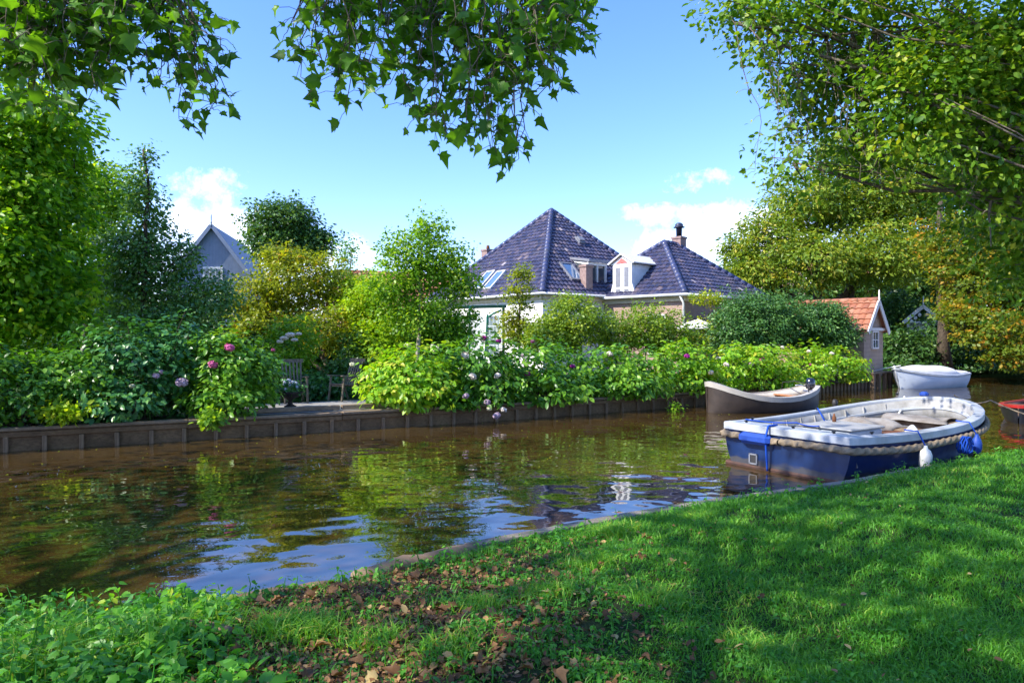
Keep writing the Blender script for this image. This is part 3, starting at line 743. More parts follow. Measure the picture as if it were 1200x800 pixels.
# pearl white boat under canvas
w0 = np.array([18.3, 28.3]); w1 = np.array([14.85, 26.5]); wang = math.atan2(*(w1-w0)[::-1]); WL = float(np.linalg.norm(w1-w0))
wb = empty('launch', (*w0, 0), wang, 'white launch under a taut pale canvas cover moored beyond the shed', 'boat', 'boats on the canal')
bw_ = ellb(.68, .88, .42, 2.0, .8)
zw = smoothf([0, .35, .7, 1], [.55, .50, .58, .80])
hb = MB(); hull(hb, WL, bw_, lambda t: zw(t), lambda t: -.3, .75, .8, rake=.45); hb.build('hull', 'hull_pearl', wb)
olw = outline(WL, bw_); g_ = MB(); sweep(g_, olw, zw, [(.03, .01), (-.10, .03), (-.10, -.02), (.01, -.07), (.03, -.06)], True); g_.build('gunwale', 'boat_white', wb)
cv = MB(); rows = []
for x in np.linspace(.12, WL*.96, 26):
    t = x/WL; b = max(.02, bw_(t)-.04); hgt = np.interp(t, [0, .10, .24, .30, .62, .98], [.08, .12, .14, .34, .33, .03])
    rows.append([(x, b*math.sin(a), zw(t)+.02+hgt*max(0, math.cos(a))**.75) for a in np.linspace(-math.pi/2, math.pi/2, 15)])
cv.grid(rows, False, False); cv.add(rows[0], [tuple(range(15))]); cv.build('canvas_cover', 'canvas_cover', wb)
MB().tube([(WL-.42, 0, .0), (WL-.14, 0, .45), (WL+.02, 0, .9)], .035, 6).build('stem_post', 'boat_white', wb)
rope('mooring_rope', [np.array([15.15, 26.6, .9]), np.array([14.6, 26.9, .75]), np.array([14.1, 27.3, .55])], .02, 'fender_white', 'white rope tying the canvas covered launch to the piles')

# red-trimmed dark boat, only its bow in view
rb0 = np.array([15.6, 18.6]); rb1 = np.array([11.72, 15.8]); rang = math.atan2(*(rb1-rb0)[::-1]); RL = float(np.linalg.norm(rb1-rb0))
rb = empty('rowing_boat', (*rb0, 0), rang, 'black boat with a bright red rim poking in at the picture edge', 'boat', 'boats on the canal')
br = ellb(.7, .95, .45, 2.2, .7); zr = smoothf([0, .35, .7, 1], [.36, .32, .34, .42])
hb = MB(); hull(hb, RL, br, zr, lambda t: -.25, .6, .85); hb.build('hull', 'hull_black', rb)
olr = outline(RL, br); g_ = MB(); sweep(g_, olr, zr, [(.035, .0), (-.07, .01), (-.07, -.04), (.03, -.06)], True); g_.build('rim', 'rub_red', rb)
i_ = MB(); i_.grid([[(x, y, .12) for y in np.linspace(-1, 1, 5)*max(.02, br(x/RL)-.06)] for x in np.linspace(.1, RL*.97, 20)]); i_.build('floor', 'wood_bank', rb)
b_ = MB()
for x in (1.2, 2.9): b_.box((x, 0, .28), (.25, 2*br(x/RL)-.1, .03))
b_.build('thwart', 'rust', rb)

# ------------------------------------------------------------------ buildings
def tiles(mb, P0, ex, ey, poly, pw=.25, ph=.29, amp=.05, lo=.04, seed=1, spread=.25):
    """rows of curved pantiles laid over a roof slope"""
    r2 = np.random.default_rng(seed); P0, ex, ey = Vector(P0), Vector(ex), Vector(ey); nn = ex.cross(ey).normalized()
    if nn.z < 0: nn = -nn
    poly = [(float(a), float(b)) for a, b in poly]
    def span(q):
        xs_ = []
        for (a, b), (c, d) in zip(poly, poly[1:]+poly[:1]):
            if (b-q)*(d-q) <= 0 and b != d: xs_.append(a+(c-a)*(q-b)/(d-b))
        return (min(xs_), max(xs_)) if len(xs_) > 1 else None
    mb.add([P0+ex*a+ey*b for a, b in poly], [tuple(range(len(poly)))], .1)
    qm = max(b for a, b in poly); q = 0.0; us = [0, .22, .5, .78, 1.0]; hs = [.0, .75, 1.0, .55, .0]
    while q < qm-.05:
        s = span(min(q+ph*.4, qm-.02))
        if s:
            k0 = math.floor(s[0]/pw)
            for k in range(k0, math.ceil(s[1]/pw)):
                t = float(np.clip(r2.beta(1.4, 2.2)*1.0+r2.normal()*.05, 0, 1))
                jl = r2.normal()*.006; vs = []; fs = []
                for u, h in zip(us, hs):
                    x = min(max((k+u)*pw, s[0]), s[1])
                    vs.append(P0+ex*x+ey*q+nn*(lo+amp*h+.012+jl)); vs.append(P0+ex*x+ey*min(q+ph*1.12, qm)+nn*(amp*h+.004))
                    if u == 0 or u == 1 or True: pass
                for i in range(4): fs.append((2*i, 2*i+2, 2*i+3, 2*i+1))
                o_ = len(vs)
                for u, h in zip(us, hs):
                    x = min(max((k+u)*pw, s[0]), s[1]); vs.append(P0+ex*x+ey*q+nn*.002)
                for i in range(4): fs.append((o_+i, o_+i+1, 2*i+2, 2*i))
                mb.add(vs, fs, t)
        q += ph
def ridge(mb, a, b, r=.14, step=.36):
    a, b = Vector(a), Vector(b); Ls = (b-a).length; n = max(1, round(Ls/step))
    for i in range(n):
        p = a+(b-a)*(i/n); q = a+(b-a)*((i+1.12)/n); mb.tube([p, q], [r*1.06, r*.9], 8, True, random.random())
def hip_roof(mb, rg, x0, x1, y0, y1, ze, rise, seed, sq=False):
    w, d = x1-x0, y1-y0; h = min(w, d)/2; sl = math.hypot(h, rise)
    pts = [((x0, y0, ze), (1, 0, 0), (0, h/sl, rise/sl), w), ((x1, y0, ze), (0, 1, 0), (-h/sl, 0, rise/sl), d),
           ((x1, y1, ze), (-1, 0, 0), (0, -h/sl, rise/sl), w), ((x0, y1, ze), (0, -1, 0), (h/sl, 0, rise/sl), d)]
    for i, (p, ex, ey, wd) in enumerate(pts):
        po = [(0, 0), (wd, 0), (wd/2, sl)] if wd <= 2*h+1e-6 else [(0, 0), (wd, 0), (wd-h, sl), (h, sl)]
        tiles(mb, p, ex, ey, po, seed=seed+i)
    A = (x0+h, (y0+y1)/2 if w >= d else y0+h, ze+rise); B = (x1-h, (y0+y1)/2 if w >= d else y1-h, ze+rise)
    if w < d: A, B = ((x0+x1)/2, y0+h, ze+rise), ((x0+x1)/2, y1-h, ze+rise)
    up = Vector((0, 0, .05))
    for c, e in (((x0, y0, ze), A), ((x1, y0, ze), B), ((x1, y1, ze), B), ((x0, y1, ze), A)): ridge(rg, Vector(c)+up, Vector(e)+up)
    if (Vector(A)-Vector(B)).length > .1: ridge(rg, Vector(A)+up, Vector(B)+up)
def window(parent, org, udir, w, h, nx=2, ny=3, name='window', mat='white_paint', glass='window_glass', th=.06, proud=.05):
    """org = lower left corner on the wall; udir = 2D unit along the wall; outward = right of udir"""
    u = Vector((udir[0], udir[1], 0)); n = Vector((udir[1], -udir[0], 0)); rz = math.atan2(udir[1], udir[0])
    O = Vector(org); f = MB()
    def put(mb, a, b, c0, c1, t, off):
        mb.box(O+u*((a+b)/2)+Vector((0, 0, (c0+c1)/2))+n*off, (b-a, t, c1-c0), rz)
    put(f, 0, th, 0, h, proud*2, 0); put(f, w-th, w, 0, h, proud*2, 0); put(f, th, w-th, h-th, h, proud*2, 0); put(f, th, w-th, 0, th, proud*2.4, 0)
    for i in range(1, nx): x = th+(w-2*th)*i/nx; put(f, x-.016, x+.016, th, h-th, proud*1.3, .004)
    for j in range(1, ny): z = th+(h-2*th)*j/ny; put(f, th, w-th, z-.016, z+.016, proud*1.1, .006)
    fo = f.build(name, mat, parent); g = MB(); put(g, th, w-th, th, h-th, .01, .012); g.build('pane', glass, fo)
    return fo
A1 = math.atan2(.62, .785)
house = empty('farmhouse', (1.35, 29.8, GZ-.05), A1, 'white and brick farmhouse with dark glazed tile pyramid roof behind the hedges', 'house')
w_ = MB().box((4.5, 4.5, 1.77), (9, 9, 3.5)); w_.build('wall', 'wall_white', house)
t_ = MB().box((4.5, -.06, 3.42), (9.4, .12, .2)).box((-.06, 4.5, 3.42), (.12, 9.4, .2)); t_.build('fascia', 'cream_trim', house)
gt = MB().tube([(-.36, 9.4, 3.56), (-.36, -.36, 3.54), (9.4, -.36, 3.56)], .065, 6); gt.build('gutter', 'gutter_white', house)
rf, rg = MB(), MB(); hip_roof(rf, rg, -.3, 9.3, -.3, 9.3, 3.56, 4.75, 11)
roof = rf.build('roof', 'tile_glazed', house); rg.build('ridge_tiles', 'tile_ridge', roof)
sl = math.hypot(4.8, 4.75); cy, cz = 4.8/sl, 4.75/sl
def on_right(x, q, up=0): return Vector((x, -.3+q*cy-up*cz, 3.56+q*cz+up*cy))
def on_left(y, q, up=0): return Vector((-.3+q*cy-up*cz, y, 3.56+q*cz+up*cy))
def skylight(P, ex, ey, w, h, name='skylight'):
    ex, ey = Vector(ex), Vector(ey); nn = ex.cross(ey)
    if nn.z < 0: nn = -nn
    M = Matrix((ex, ey, nn)).transposed(); f = MB(); c = Vector(P)
    for dx, dy, sx, sy in ((-w/2, 0, .08, h), (w/2, 0, .08, h), (0, -h/2, w+.08, .08), (0, h/2, w+.08, .08)): f.box(c+ex*dx+ey*dy+nn*.08, (sx, sy, .14), M=M)
    fo = f.build(name, 'lead_grey' if name == 'skylight' else 'gutter_white', roof)
    return fo, MB().box(c+nn*.10, (w-.06, h-.06, .02), M=M)
for P, ex, ey, w, h, nm in ((on_right(2.4, 1.55), (1, 0, 0), (0, cy, cz), .72, 1.15, 'skylight'), (on_left(4.15, 1.15), (0, -1, 0), (cy, 0, cz), .62, 1.25, 'roof_light'), (on_left(5.1, 1.25), (0, -1, 0), (cy, 0, cz), .62, 1.25, 'roof_light')):
    fo, g = skylight(P, ex, ey, w, h, nm); fo2 = g.build('pane', 'sky_glass', None); fo2.parent = house; fo2['label'] = 'sloping glass pane of a roof window'
vt = MB(); M_ = Matrix(((1, 0, 0), (0, cy, -cz), (0, cz, cy))); vt.box(on_right(4.75, 4.2, .10), (.42, .5, .12), M=M_).box(on_right(4.75, 4.2, .20), (.34, .3, .10), M=M_); vt.build('roof_vent', 'lead_grey', roof)
def chimney(x, y, z0, z1, w, d, rz=0, par=None, cap=True):
    m_ = MB().box((x, y, (z0+z1)/2), (w, d, z1-z0), rz).box((x, y, z1-.06), (w+.08, d+.08, .1), rz)
    o_ = m_.build('chimney', 'chimney_brick', par or roof)
    if cap: MB().lathe([(.09, 0), (.11, .05), (.09, .22), (.06, .24)], (x, y, z1)).build('chimney_pot', 'rust', None).parent = par or roof
    return o_
chimney(2.75, .12, 3.2, 5.0, .42, .42, 0, None, False)
chimney(4.0, 9.5, 0, 6.75, .55, .55)
# shed-roofed dormer on the right slope of the pyramid
dm = MB().prism([(3.1, .35, 4.15), (3.1, .35, 5.15), (3.1, 2.0, 5.45), (3.1, 1.9, 5.3)], (.06, 0, 0)); dm.box((3.7, .36, 4.2), (1.2, .08, .10)).box((3.7, .36, 5.1), (1.26, .10, .14))
for x in (3.13, 3.7, 4.27): dm.box((x, .36, 4.65), (.09, .09, .85))
dmo = dm.build('dormer', 'white_paint', house)
MB().box((3.7, .42, 4.65), (1.1, .03, .8)).build('dormer_window', 'window_glass', dmo)
MB().prism([(3.02, .2, 5.18), (3.02, .2, 5.30), (3.02, 2.2, 5.62), (3.02, 2.2, 5.5)], (1.4, 0, 0)).build('dormer_roof', 'lead_grey', dmo)
MB().prism([(3.085, .42, 4.25), (3.085, .42, 5.05), (3.085, 1.5, 5.3)], (.01, 0, 0)).build('cheek_pane', 'window_glass', dmo)
window(house, (-.03, 4.15, .75), (0, -1), .95, 1.95, 3, 4)
window(house, (-.03, 7.8, .75), (0, -1), .95, 1.95, 3, 4)
# brick wing
A2 = math.atan2(.68, .73); rel = Matrix.Rotation(-A1, 3, 'Z') @ Vector((7.25-1.35, 29-29.8, 0)); dA = A2-A1
def wing(name, mb, mat, par=house): return mb.build(name, mat, par, rel, dA)
wm = MB().box((3.5, 3.0, 1.7), (7, 6, 3.36)); wing('wing_wall', wm, 'wall_brick')
wt = MB().box((3.5, -.05, 3.30), (7.3, .10, .22)).box((-.05, 3.0, 3.30), (.10, 6.3, .22)); wing('wing_fascia', wt, 'cream_trim')
gg = MB().tube([(-.38, 6.3, 3.46), (-.38, -.38, 3.44), (7.3, -.38, 3.46)], .07, 6).tube([(-.36, -.1, 3.4), (-.12, -.12, 3.1), (-.12, -.12, 0)], .05, 6); wing('gutter', gg, 'gutter_white')
rf, rg = MB(), MB(); hip_roof(rf, rg, -.32, 7.32, -.32, 6.32, 3.46, 2.75, 31)
wroof = wing('wing_roof', rf, 'tile_glazed'); rg.build('ridge_tiles', 'tile_ridge', wroof)
ch = MB().box((4.3, 3.0, 6.1), (.5, .5, 1.1)).box((4.3, 3.0, 6.6), (.58, .58, .1)); cho = ch.build('chimney', 'chimney_brick', wroof)
MB().lathe([(.14, 0), (.15, .45), (.17, .46), (.28, .47), (.28, .50), (.20, .52), (.20, .62), (.12, .70), (.03, .72)], (4.3, 3.0, 6.65)).build('chimney_cowl', 'cowl_blue', wroof)
# white dormer with pink pediment at the wing eave
da = MB()
yc = 3.15
da.box((.0, yc, 4.2), (.16, 1.08, 1.55))                       # front panel
da.prism([(-.10, yc+.66, 4.98), (-.10, yc-.66, 4.98), (-.10, yc, 5.36)], (.10, 0, 0))
da.prism([(.081, yc-.50, 3.5), (.081, yc-.50, 4.98), (1.9, yc-.50, 4.98)], (0, -.04, 0)); da.prism([(.081, yc+.50, 3.5), (.081, yc+.50, 4.98), (1.9, yc+.50, 4.98)], (0, .04, 0))
for s_ in (-1, 1):
    da.prism([(-.07, yc+s_*.54, 3.45), (-.07, yc+s_*.70, 3.45), (-.07, yc+s_*.66, 3.75), (-.07, yc+s_*.56, 4.1)], (.13, 0, 0))
dao = wing('wing_dormer', da, 'white_paint')
def dchild(name, mb, mat): return mb.build(name, mat, dao)
dr = MB().prism([(-.22, yc+.72, 4.985), (-.22, yc, 5.42), (-.22, yc, 5.48), (-.22, yc+.76, 5.04)], (2.4, 0, 0)).prism([(-.22, yc-.72, 4.985), (-.22, yc, 5.42), (-.22, yc, 5.48), (-.22, yc-.76, 5.04)], (2.4, 0, 0)); dchild('dormer_roof', dr, 'gutter_white')
dchild('pediment_panel', MB().prism([(-.125, yc+.34, 5.03), (-.125, yc-.34, 5.03), (-.125, yc, 5.26)], (.02, 0, 0)), 'pink_paint')
for s_ in (-.24, .24):
    dchild('dormer_window', MB().box((-.085, yc+s_, 4.40), (.02, .24, .88)).box((-.085, yc+s_, 3.72), (.02, .24, .26)), 'lead_grey')
def wwin(org, ud, w, h, nx, ny, mat='white_paint'):
    f = window(None, org, ud, w, h, nx, ny, mat=mat); f.parent = house; f.location = rel; f.rotation_euler = (0, 0, dA)
wwin((-.03, 1.75, .9), (0, -1), .95, 1.75, 2, 2); wwin((-.03, 4.6, .9), (0, -1), .95, 1.75, 2, 2); wwin((4.4, -.03, .9), (1, 0), 1.0, 1.75, 2, 3)
for x, y in ((-.12, .55), (1.2, -.12)):
    l_ = MB().lathe([(.02, 0), (.07, .03), (.10, .22), (.11, .24), (.03, .33), (.01, .36)], (x, y, 2.25)).bar((x, y, 2.55), (max(x, 0), max(y, 0), 2.55), .03, .03); wing('wall_lamp', l_, 'dark_iron')

# green framed glass screen in the garden
gs = empty('glass_screen', (xa(570, 27), 27, GZ-.05), R(8), 'green framed glass garden screen in front of the white farmhouse wall', 'glass screen')
MB().box((.68, 0, 1.45), (.10, .10, 2.95), 0, .01).build('post', 'green_dark', gs); MB().box((-.66, 0, 1.45), (.07, .07, 2.9), 0, .01).build('post', 'green_paint', gs); MB().bar((-.10, .02, 0), (.05, .02, 2.55), .07, .06).build('post', 'green_paint', gs)
MB().bar((-1.25, .02, 2.82), (.8, .02, 2.88), .09, .12).build('top_rail', 'green_dark', gs)
for a, b, c in (((-.62, 0, 2.45), (-.45, 0, 2.56), (-.25, 0, 2.55)), ((.08, 0, 2.45), (.3, 0, 2.60), (.60, 0, 2.72))): MB().tube([a, b, c], .045, 6).build('brace', 'green_paint', gs)
MB().box((-.36, .0, 1.3), (.50, .012, 2.4)).box((.34, .0, 1.3), (.54, .012, 2.4)).build('glass_panel', 'screen_glass', gs)

# blue-grey gabled house on the left
def gable_house(name, loc, rz, w, dp, ze, zr, wall, label, tile=None, roofm='lead_grey', barge='white_paint', finial=.6, over=.25):
    root = empty(name, loc, rz, label, 'house')
    wl = MB().prism([(-w/2, 0, 0), (w/2, 0, 0), (w/2, 0, ze), (0, 0, zr), (-w/2, 0, ze)], (0, dp, 0)); wl.build('wall', wall, root)
    rf = MB(); sl = math.hypot(w/2, zr-ze); c, s_ = (w/2)/sl, (zr-ze)/sl; Ls = sl+over
    for sg in (-1, 1):
        if tile:
            tiles(rf, (sg*(w/2+over*c), -over if sg < 0 else dp, ze-over*s_+.05), (0, 1 if sg < 0 else -1, 0), (-sg*c, 0, s_), [(0, 0), (dp+over, 0), (dp+over, Ls), (0, Ls)], seed=int(abs(loc[0])*7+sg+3))
        e = Vector((sg*(w/2+over*c), -over, ze-over*s_)); r_ = Vector((0, -over, zr))
        up = Vector((0, 0, .05)); rf.prism([e, r_, r_+up, e+up], (0, dp+over, 0), .3)
    ro = rf.build('roof', tile or roofm, root)
    if tile: g = MB(); ridge(g, (0, -over, zr+.07), (0, dp, zr+.07), .11); g.build('ridge_tiles', tile, ro)
    bb = MB()
    for sg in (-1, 1): bb.bar((sg*(w/2+over*c), -over-.03, ze-over*s_-.04), (sg*.02, -over-.03, zr-.02), .05, .20)
    bb.build('bargeboard', barge, root)
    if finial: MB().lathe([(.05, 0), (.035, .15), (.05, .2), (.03, .3), (.03, finial), (.01, finial+.08)], (0, -over-.03, zr-.1), 8).build('finial', barge, root)
    return root
bh = gable_house('gabled_house', (xa(249, 38), 38, GZ-.05), R(10), 4.9, 9, 4.55, 7.85, 'wall_bluegrey', 'blue grey boarded house gable rising behind the left garden trees', roofm='lead_grey', barge='siding_blue', finial=.62)
window(bh, (-.5, -.03, 4.5), (1, 0), 1.05, 1.05, 3, 2, th=.1); window(bh, (-1.9, -.03, 1.0), (1, 0), 1.1, 1.5, 2, 2); window(bh, (.8, -.03, 1.0), (1, 0), 1.1, 1.5, 2, 2)
gable_house('brick_house', (xa(392, 44), 45, GZ-.05), R(-62), 6.5, 8, 3.4, 5.95, 'wall_brick', 'brick house with orange tiled roof glimpsed behind the yellow apple tree', 'tile_orange', finial=0)
gable_house('brick_house', (xa(905, 52), 52, GZ-.05), R(-55), 8, 10, 5.0, 9.1, 'wall_brick', 'brick house with orange tiled roof glimpsed between farmhouse and chestnut tree', 'tile_orange', finial=0)

# garden shed on the quay
gdir = np.array([.75, .66]); gdir = gdir/np.linalg.norm(gdir); A3 = math.atan2(gdir[1], gdir[0])
sc = np.array([13.87, 26.9])+gdir*.95
shed = gable_house('garden_shed', (sc[0], sc[1], GZ-.02), A3, 1.9, 3.6, 1.95, 3.05, 'wall_shed', 'small brown boarded shed with orange tiled roof standing on the quay', 'tile_orange', barge='shed_trim', finial=.5, over=.18)
window(shed, (-.28, -.03, 1.15), (1, 0), .62, .72, 2, 2, mat='shed_trim'); window(shed, (-.98, 1.9, .2), (0, -1), .9, 1.72, 1, 1, name='door', mat='white_paint', glass='white_paint')
MB().box((0, -.06, 1.94), (2.05, .09, .11)).build('tie_beam', 'shed_trim', shed)
qd = empty('jetty', (14.6, 27.0, 0), A3, 'short plank jetty on stout piles at the foot of the shed', 'jetty')
MB().box((0, .2, .60), (1.9, .55, .07), 0, .01).build('deck_plank', 'wood_cap', qd)
for x in (-.85, -.3, .3, .85): MB().box((x, -.02, .18), (.16, .14, .78), 0, .015).build('pile', 'wood_post', qd)

# white summerhouse among the trees
gz = empty('summerhouse', (xa(1082, 37), 37, GZ-.05), R(-35), 'small white summerhouse gable with lacy trim half hidden in dark shrubs', 'summerhouse')
g_ = MB()
for sg in (-1, 1):
    g_.bar((sg*.95, 0, 2.45), (0, 0, 3.32), .06, .18); g_.box((sg*.72, .1, 1.2), (.10, .10, 2.4))
    for k in range(4): g_.lathe([(.01, 0), (.07, .05), (.09, .12), (.05, .2), (.01, .22)], (sg*(.17+.19*k), -.01, 3.0-.17*k-.25), 8)
g_.box((0, .02, 2.46), (1.6, .07, .09)); g_.build('front_frame', 'white_paint', gz)
MB().prism([(-1.0, .05, 2.42), (0, .05, 3.32), (1.0, .05, 2.42), (1.0, .05, 2.49), (0, .05, 3.40), (-1.0, .05, 2.49)], (0, 1.8, 0)).build('roof', 'lead_grey', gz)
MB().box((0, 1.2, 1.2), (1.5, 1.0, 2.4)).build('wall', 'white_paint', gz); MB().lathe([(.05, 0), (.03, .2), (.02, .55), (.01, .6)], (0, 0, 3.3), 8).build('finial', 'white_paint', gz)

# parasol by the wing
pr = empty('parasol', (xa(818, 27.5), 27.5, GZ-.05), 0, 'low white garden parasol open beside the brick wing', 'parasol')
MB().lathe([(.03, 2.62), (.45, 2.50), (.85, 2.28), (.86, 2.20), (.84, 2.27), (.4, 2.46), (.02, 2.58)], (0, 0, -.25), n=8).build('canopy', 'parasol_cloth', pr); MB().tube([(0, 0, 0), (0, 0, 2.4)], .025, 8).build('pole', 'white_paint', pr)

# ------------------------------------------------------------------ garden furniture
def chair(loc, rz, label):
    root = empty('garden_chair', loc, rz, label, 'chair', 'slatted chairs on the terrace')
    s_ = MB()
    for i in range(5): s_.box((0, -.20+i*.10, .42-.012*i), (.50, .085, .022), 0, .005)
    s_.build('seat', 'wood_chair', root)
    for x in (-.26, .26):
        MB().bar((x, -.27, 0), (x, -.19, .62), .05, .04).build('leg', 'wood_chair', root)
        MB().bar((x, .34, 0), (x, .16, .45), .05, .04).build('leg', 'wood_chair', root)
        MB().bar((x, -.28, .63), (x, .25, .60), .07, .03).build('armrest', 'wood_chair', root)
    b_ = MB()
    for i in range(6): b_.bar((-.20+i*.08, .20, .36), (-.20*1.12+i*.08*1.12, .42, .98), .042, .016)
    b_.bar((-.29, .43, 1.0), (.29, .43, 1.0), .03, .09); b_.bar((-.24, .26, .50), (.24, .26, .50), .03, .05)
    b_.build('backrest', 'wood_chair', root)
    MB().bar((-.26, -.2, .38), (.26, -.2, .38), .025, .05).bar((-.26, .17, .36), (.26, .17, .36), .025, .05).build('seat_frame', 'wood_chair', root)
c1 = at(345, 471, 16.6); c2 = at(403, 471, 17.2)
chair((c1[0], c1[1], GZ+.012), R(28), 'weathered slatted garden chair behind the flower urn')
chair((c2[0], c2[1], GZ+.012), R(-38), 'weathered slatted garden chair beside the bright yellow green hydrangea')
ul = at(340, 478, 15.4)
urn = empty('flower_urn', (ul[0], ul[1], GZ+.02), 0, 'dark pedestal urn of small blue white flowers at the terrace edge', 'planter')
MB().lathe([(.12, 0), (.14, .03), (.06, .07), (.045, .15), (.10, .20), (.24, .27), (.30, .33), (.31, .36), (.27, .36), (.22, .31), (.02, .30)], n=20).build('bowl', 'urn_iron', urn)
fo = Foliage(); fill(fo, [(np.array([0, 0, .42]), np.array([.28, .28, .16]), 1)], 60, 9, .10, .075, T_OVAL, floor=.30); fo.build('foliage', 'leaf_hydrangea_cool', urn)
# ------------------------------------------------------------------ hydrangeas along the far bank
def flower_mesh(mat, r=.10, n=110, seed=1):
    r2 = np.random.default_rng(seed); d = unit(r2.normal(size=(n, 3))*np.array([1, 1, .9])); P = d*r*np.array([1, 1, .8])*(.9+.15*r2.random((n, 1)))
    U = unit(r2.normal(size=(n, 3))); Nn = unit(d+.35*r2.normal(size=(n, 3)))
    T4 = (np.array([[-.5, -.5, .08], [.5, -.5, .08], [.5, .5, .08], [-.5, .5, .08], [0, 0, -.05]]), np.array([[0, 1, 4], [1, 2, 4], [2, 3, 4], [3, 0, 4]]))
    V, FT, t = leaves(P, Nn, U, r*.42, T4, np.full(n, .5))
    ico = MB().lathe([(r*.2, -r*.62), (r*.7, -r*.4), (r*.82, 0), (r*.7, r*.4), (r*.2, r*.62)], n=10)
    V2 = np.array(ico.v); F2 = [f for f in ico.f]
    tri = []
    for f in F2:
        for i in range(1, len(f)-1): tri.append((f[0], f[i], f[i+1]))
    me = bulk('flower_head', np.concatenate([V, V2]), np.concatenate([FT, np.array(tri)+len(V)]), np.full(len(V)+len(V2), .5))
    me.materials.append(MATS[mat]); return me
FL = {k: flower_mesh('petal_'+k, .105, 110, i) for i, k in enumerate(('white', 'cream', 'pink', 'magenta', 'mauve'))}
def hydrangea(label, lobes, mat, size=.15, clumps=300, per=9, flowers=(), tb=.45, base=None, floor=GZ, group='hydrangea bushes along the far bank', **kw):
    c = np.mean([l[0] for l in lobes], 0) if base is None else np.asarray(base)
    root = empty('hydrangea', (c[0], c[1], GZ-.05), 0, label, 'shrub', group)
    O = np.array([c[0], c[1], GZ-.05]); fo = Foliage()
    sp = fill(fo, lobes, clumps, per, .17, size, T_HYD, up=.75, outw=.75, rnd=.35, inner=.55, tb=tb, floor=floor, droop=.35, **kw)
    fo.build('foliage', mat, root, O)
    mb = MB()
    for s_ in sp[::max(1, len(sp)//45)]: mb.tube(wob([random.uniform(-.2, .2), random.uniform(-.2, .2), 0], s_-O, 4, .05), [.014, .011, .008, .005], 4, False)
    mb.build('stems', 'bark_dark', root)
    for px, py, d, col, s_ in flowers:
        f = bpy.data.objects.new('flower_head', FL[col]); COL.objects.link(f); f.parent = root
        f.location = Vector(at(px, py, d)-O); s_ *= random.uniform(.72, .98); f.scale = (s_*random.uniform(.85, 1.1), s_, s_*random.uniform(.75, .95)); f.rotation_euler = (random.uniform(-.5, .5), random.uniform(-.5, .5), random.uniform(0, 6))
    return root
hydrangea('dark green hydrangea mass at the far left end of the canal wall', [L(20, 455, 60, 45, 12.6), L(85, 450, 50, 42, 13.0), L(-50, 450, 60, 60, 12)], 'leaf_hydrangea', .115, 680, 9, [(155, 452, 12.8, 'cream', .5)], tb=.35)
hydrangea('blue green hydrangea with long leaves and a mauve bloom left of the pink flowers', [L(150, 430, 55, 55, 13.6), L(205, 430, 40, 55, 14.0), L(130, 465, 60, 25, 13.1)], 'leaf_hydrangea_cool', .125, 640, 9, [(213, 448, 13.3, 'mauve', 1.1), (183, 440, 13.1, 'mauve', .6), (157, 424, 13.2, 'mauve', .5), (190, 436, 13.2, 'mauve', .6)])
hydrangea('mid green hydrangea with two round pink blooms left of the terrace', [L(268, 432, 44, 44, 14.2), L(262, 465, 40, 22, 13.9), L(300, 445, 25, 30, 14.5)], 'leaf_hydrangea', .125, 520, 10, [(269, 407, 13.6, 'pink', 1.05), (250, 427, 13.5, 'pink', 1.0), (320, 410, 14.6, 'pink', .6)], tb=.66)
hydrangea('bright yellow green hydrangea overhanging the canal wall right of the chairs', [L(483, 445, 52, 38, 15.9), L(470, 462, 42, 20, 15.6), L(520, 455, 25, 28, 16.2)], 'leaf_hydrangea_bright', .14, 430, 10, [(478, 405, 16.4, 'cream', .9), (511, 409, 16.5, 'cream', 1.1), (508, 407, 16.7, 'cream', .9), (413, 427, 16.4, 'cream', .9)])
hydrangea('dark hydrangea hanging over the wall with white blooms beside the yellow green bush', [L(555, 435, 45, 42, 16.8), L(530, 475, 22, 22, 15.9), L(575, 455, 35, 28, 16.5)], 'leaf_hydrangea', .145, 340, 9,
          [(545, 416, 16.2, 'white', 1), (554, 441, 16.0, 'white', .95), (583, 440, 16.2, 'white', .95), (546, 464, 15.5, 'mauve', .85), (571, 471, 15.8, 'mauve', .9), (590, 480, 15.9, 'white', .9), (582, 487, 15.7, 'mauve', .9), (573, 479, 15.8, 'cream', .7), (567, 396, 17.0, 'magenta', .85), (584, 400, 17.0, 'magenta', .8)], tb=.4)
hydrangea('green hydrangea with magenta and pink blooms below the farmhouse hedge', [L(620, 435, 45, 35, 17.6), L(665, 438, 40, 33, 18.2), L(640, 455, 50, 20, 17.2)], 'leaf_hydrangea', .145, 400, 9,
          [(618, 438, 17.0, 'magenta', .9), (624, 400, 18, 'magenta', .7), (665, 438, 17.5, 'white', .9), (671, 429, 17.6, 'magenta', .7), (612, 417, 17.4, 'mauve', .6)], tb=.5)
hydrangea('green hydrangea with scattered white blooms between magenta blooms and grey sloop', [L(715, 437, 40, 33, 18.8), L(755, 434, 35, 33, 19.3), L(735, 452, 45, 18, 18.5)], 'leaf_hydrangea', .145, 380, 9,
          [(715, 415, 18.6, 'white', .95), (724, 437, 18.2, 'cream', .7), (745, 454, 18.4, 'white', .95), (700, 430, 18.4, 'white', .5)], tb=.6)
hydrangea('light green hydrangea with one magenta bloom nearest the grey sloop', [L(800, 430, 38, 30, 20.0), L(825, 440, 25, 22, 20.2)], 'leaf_hydrangea_bright', .14, 280, 9, [(805, 417, 19.4, 'magenta', .8), (833, 436, 19.6, 'white', .8)], tb=.35)
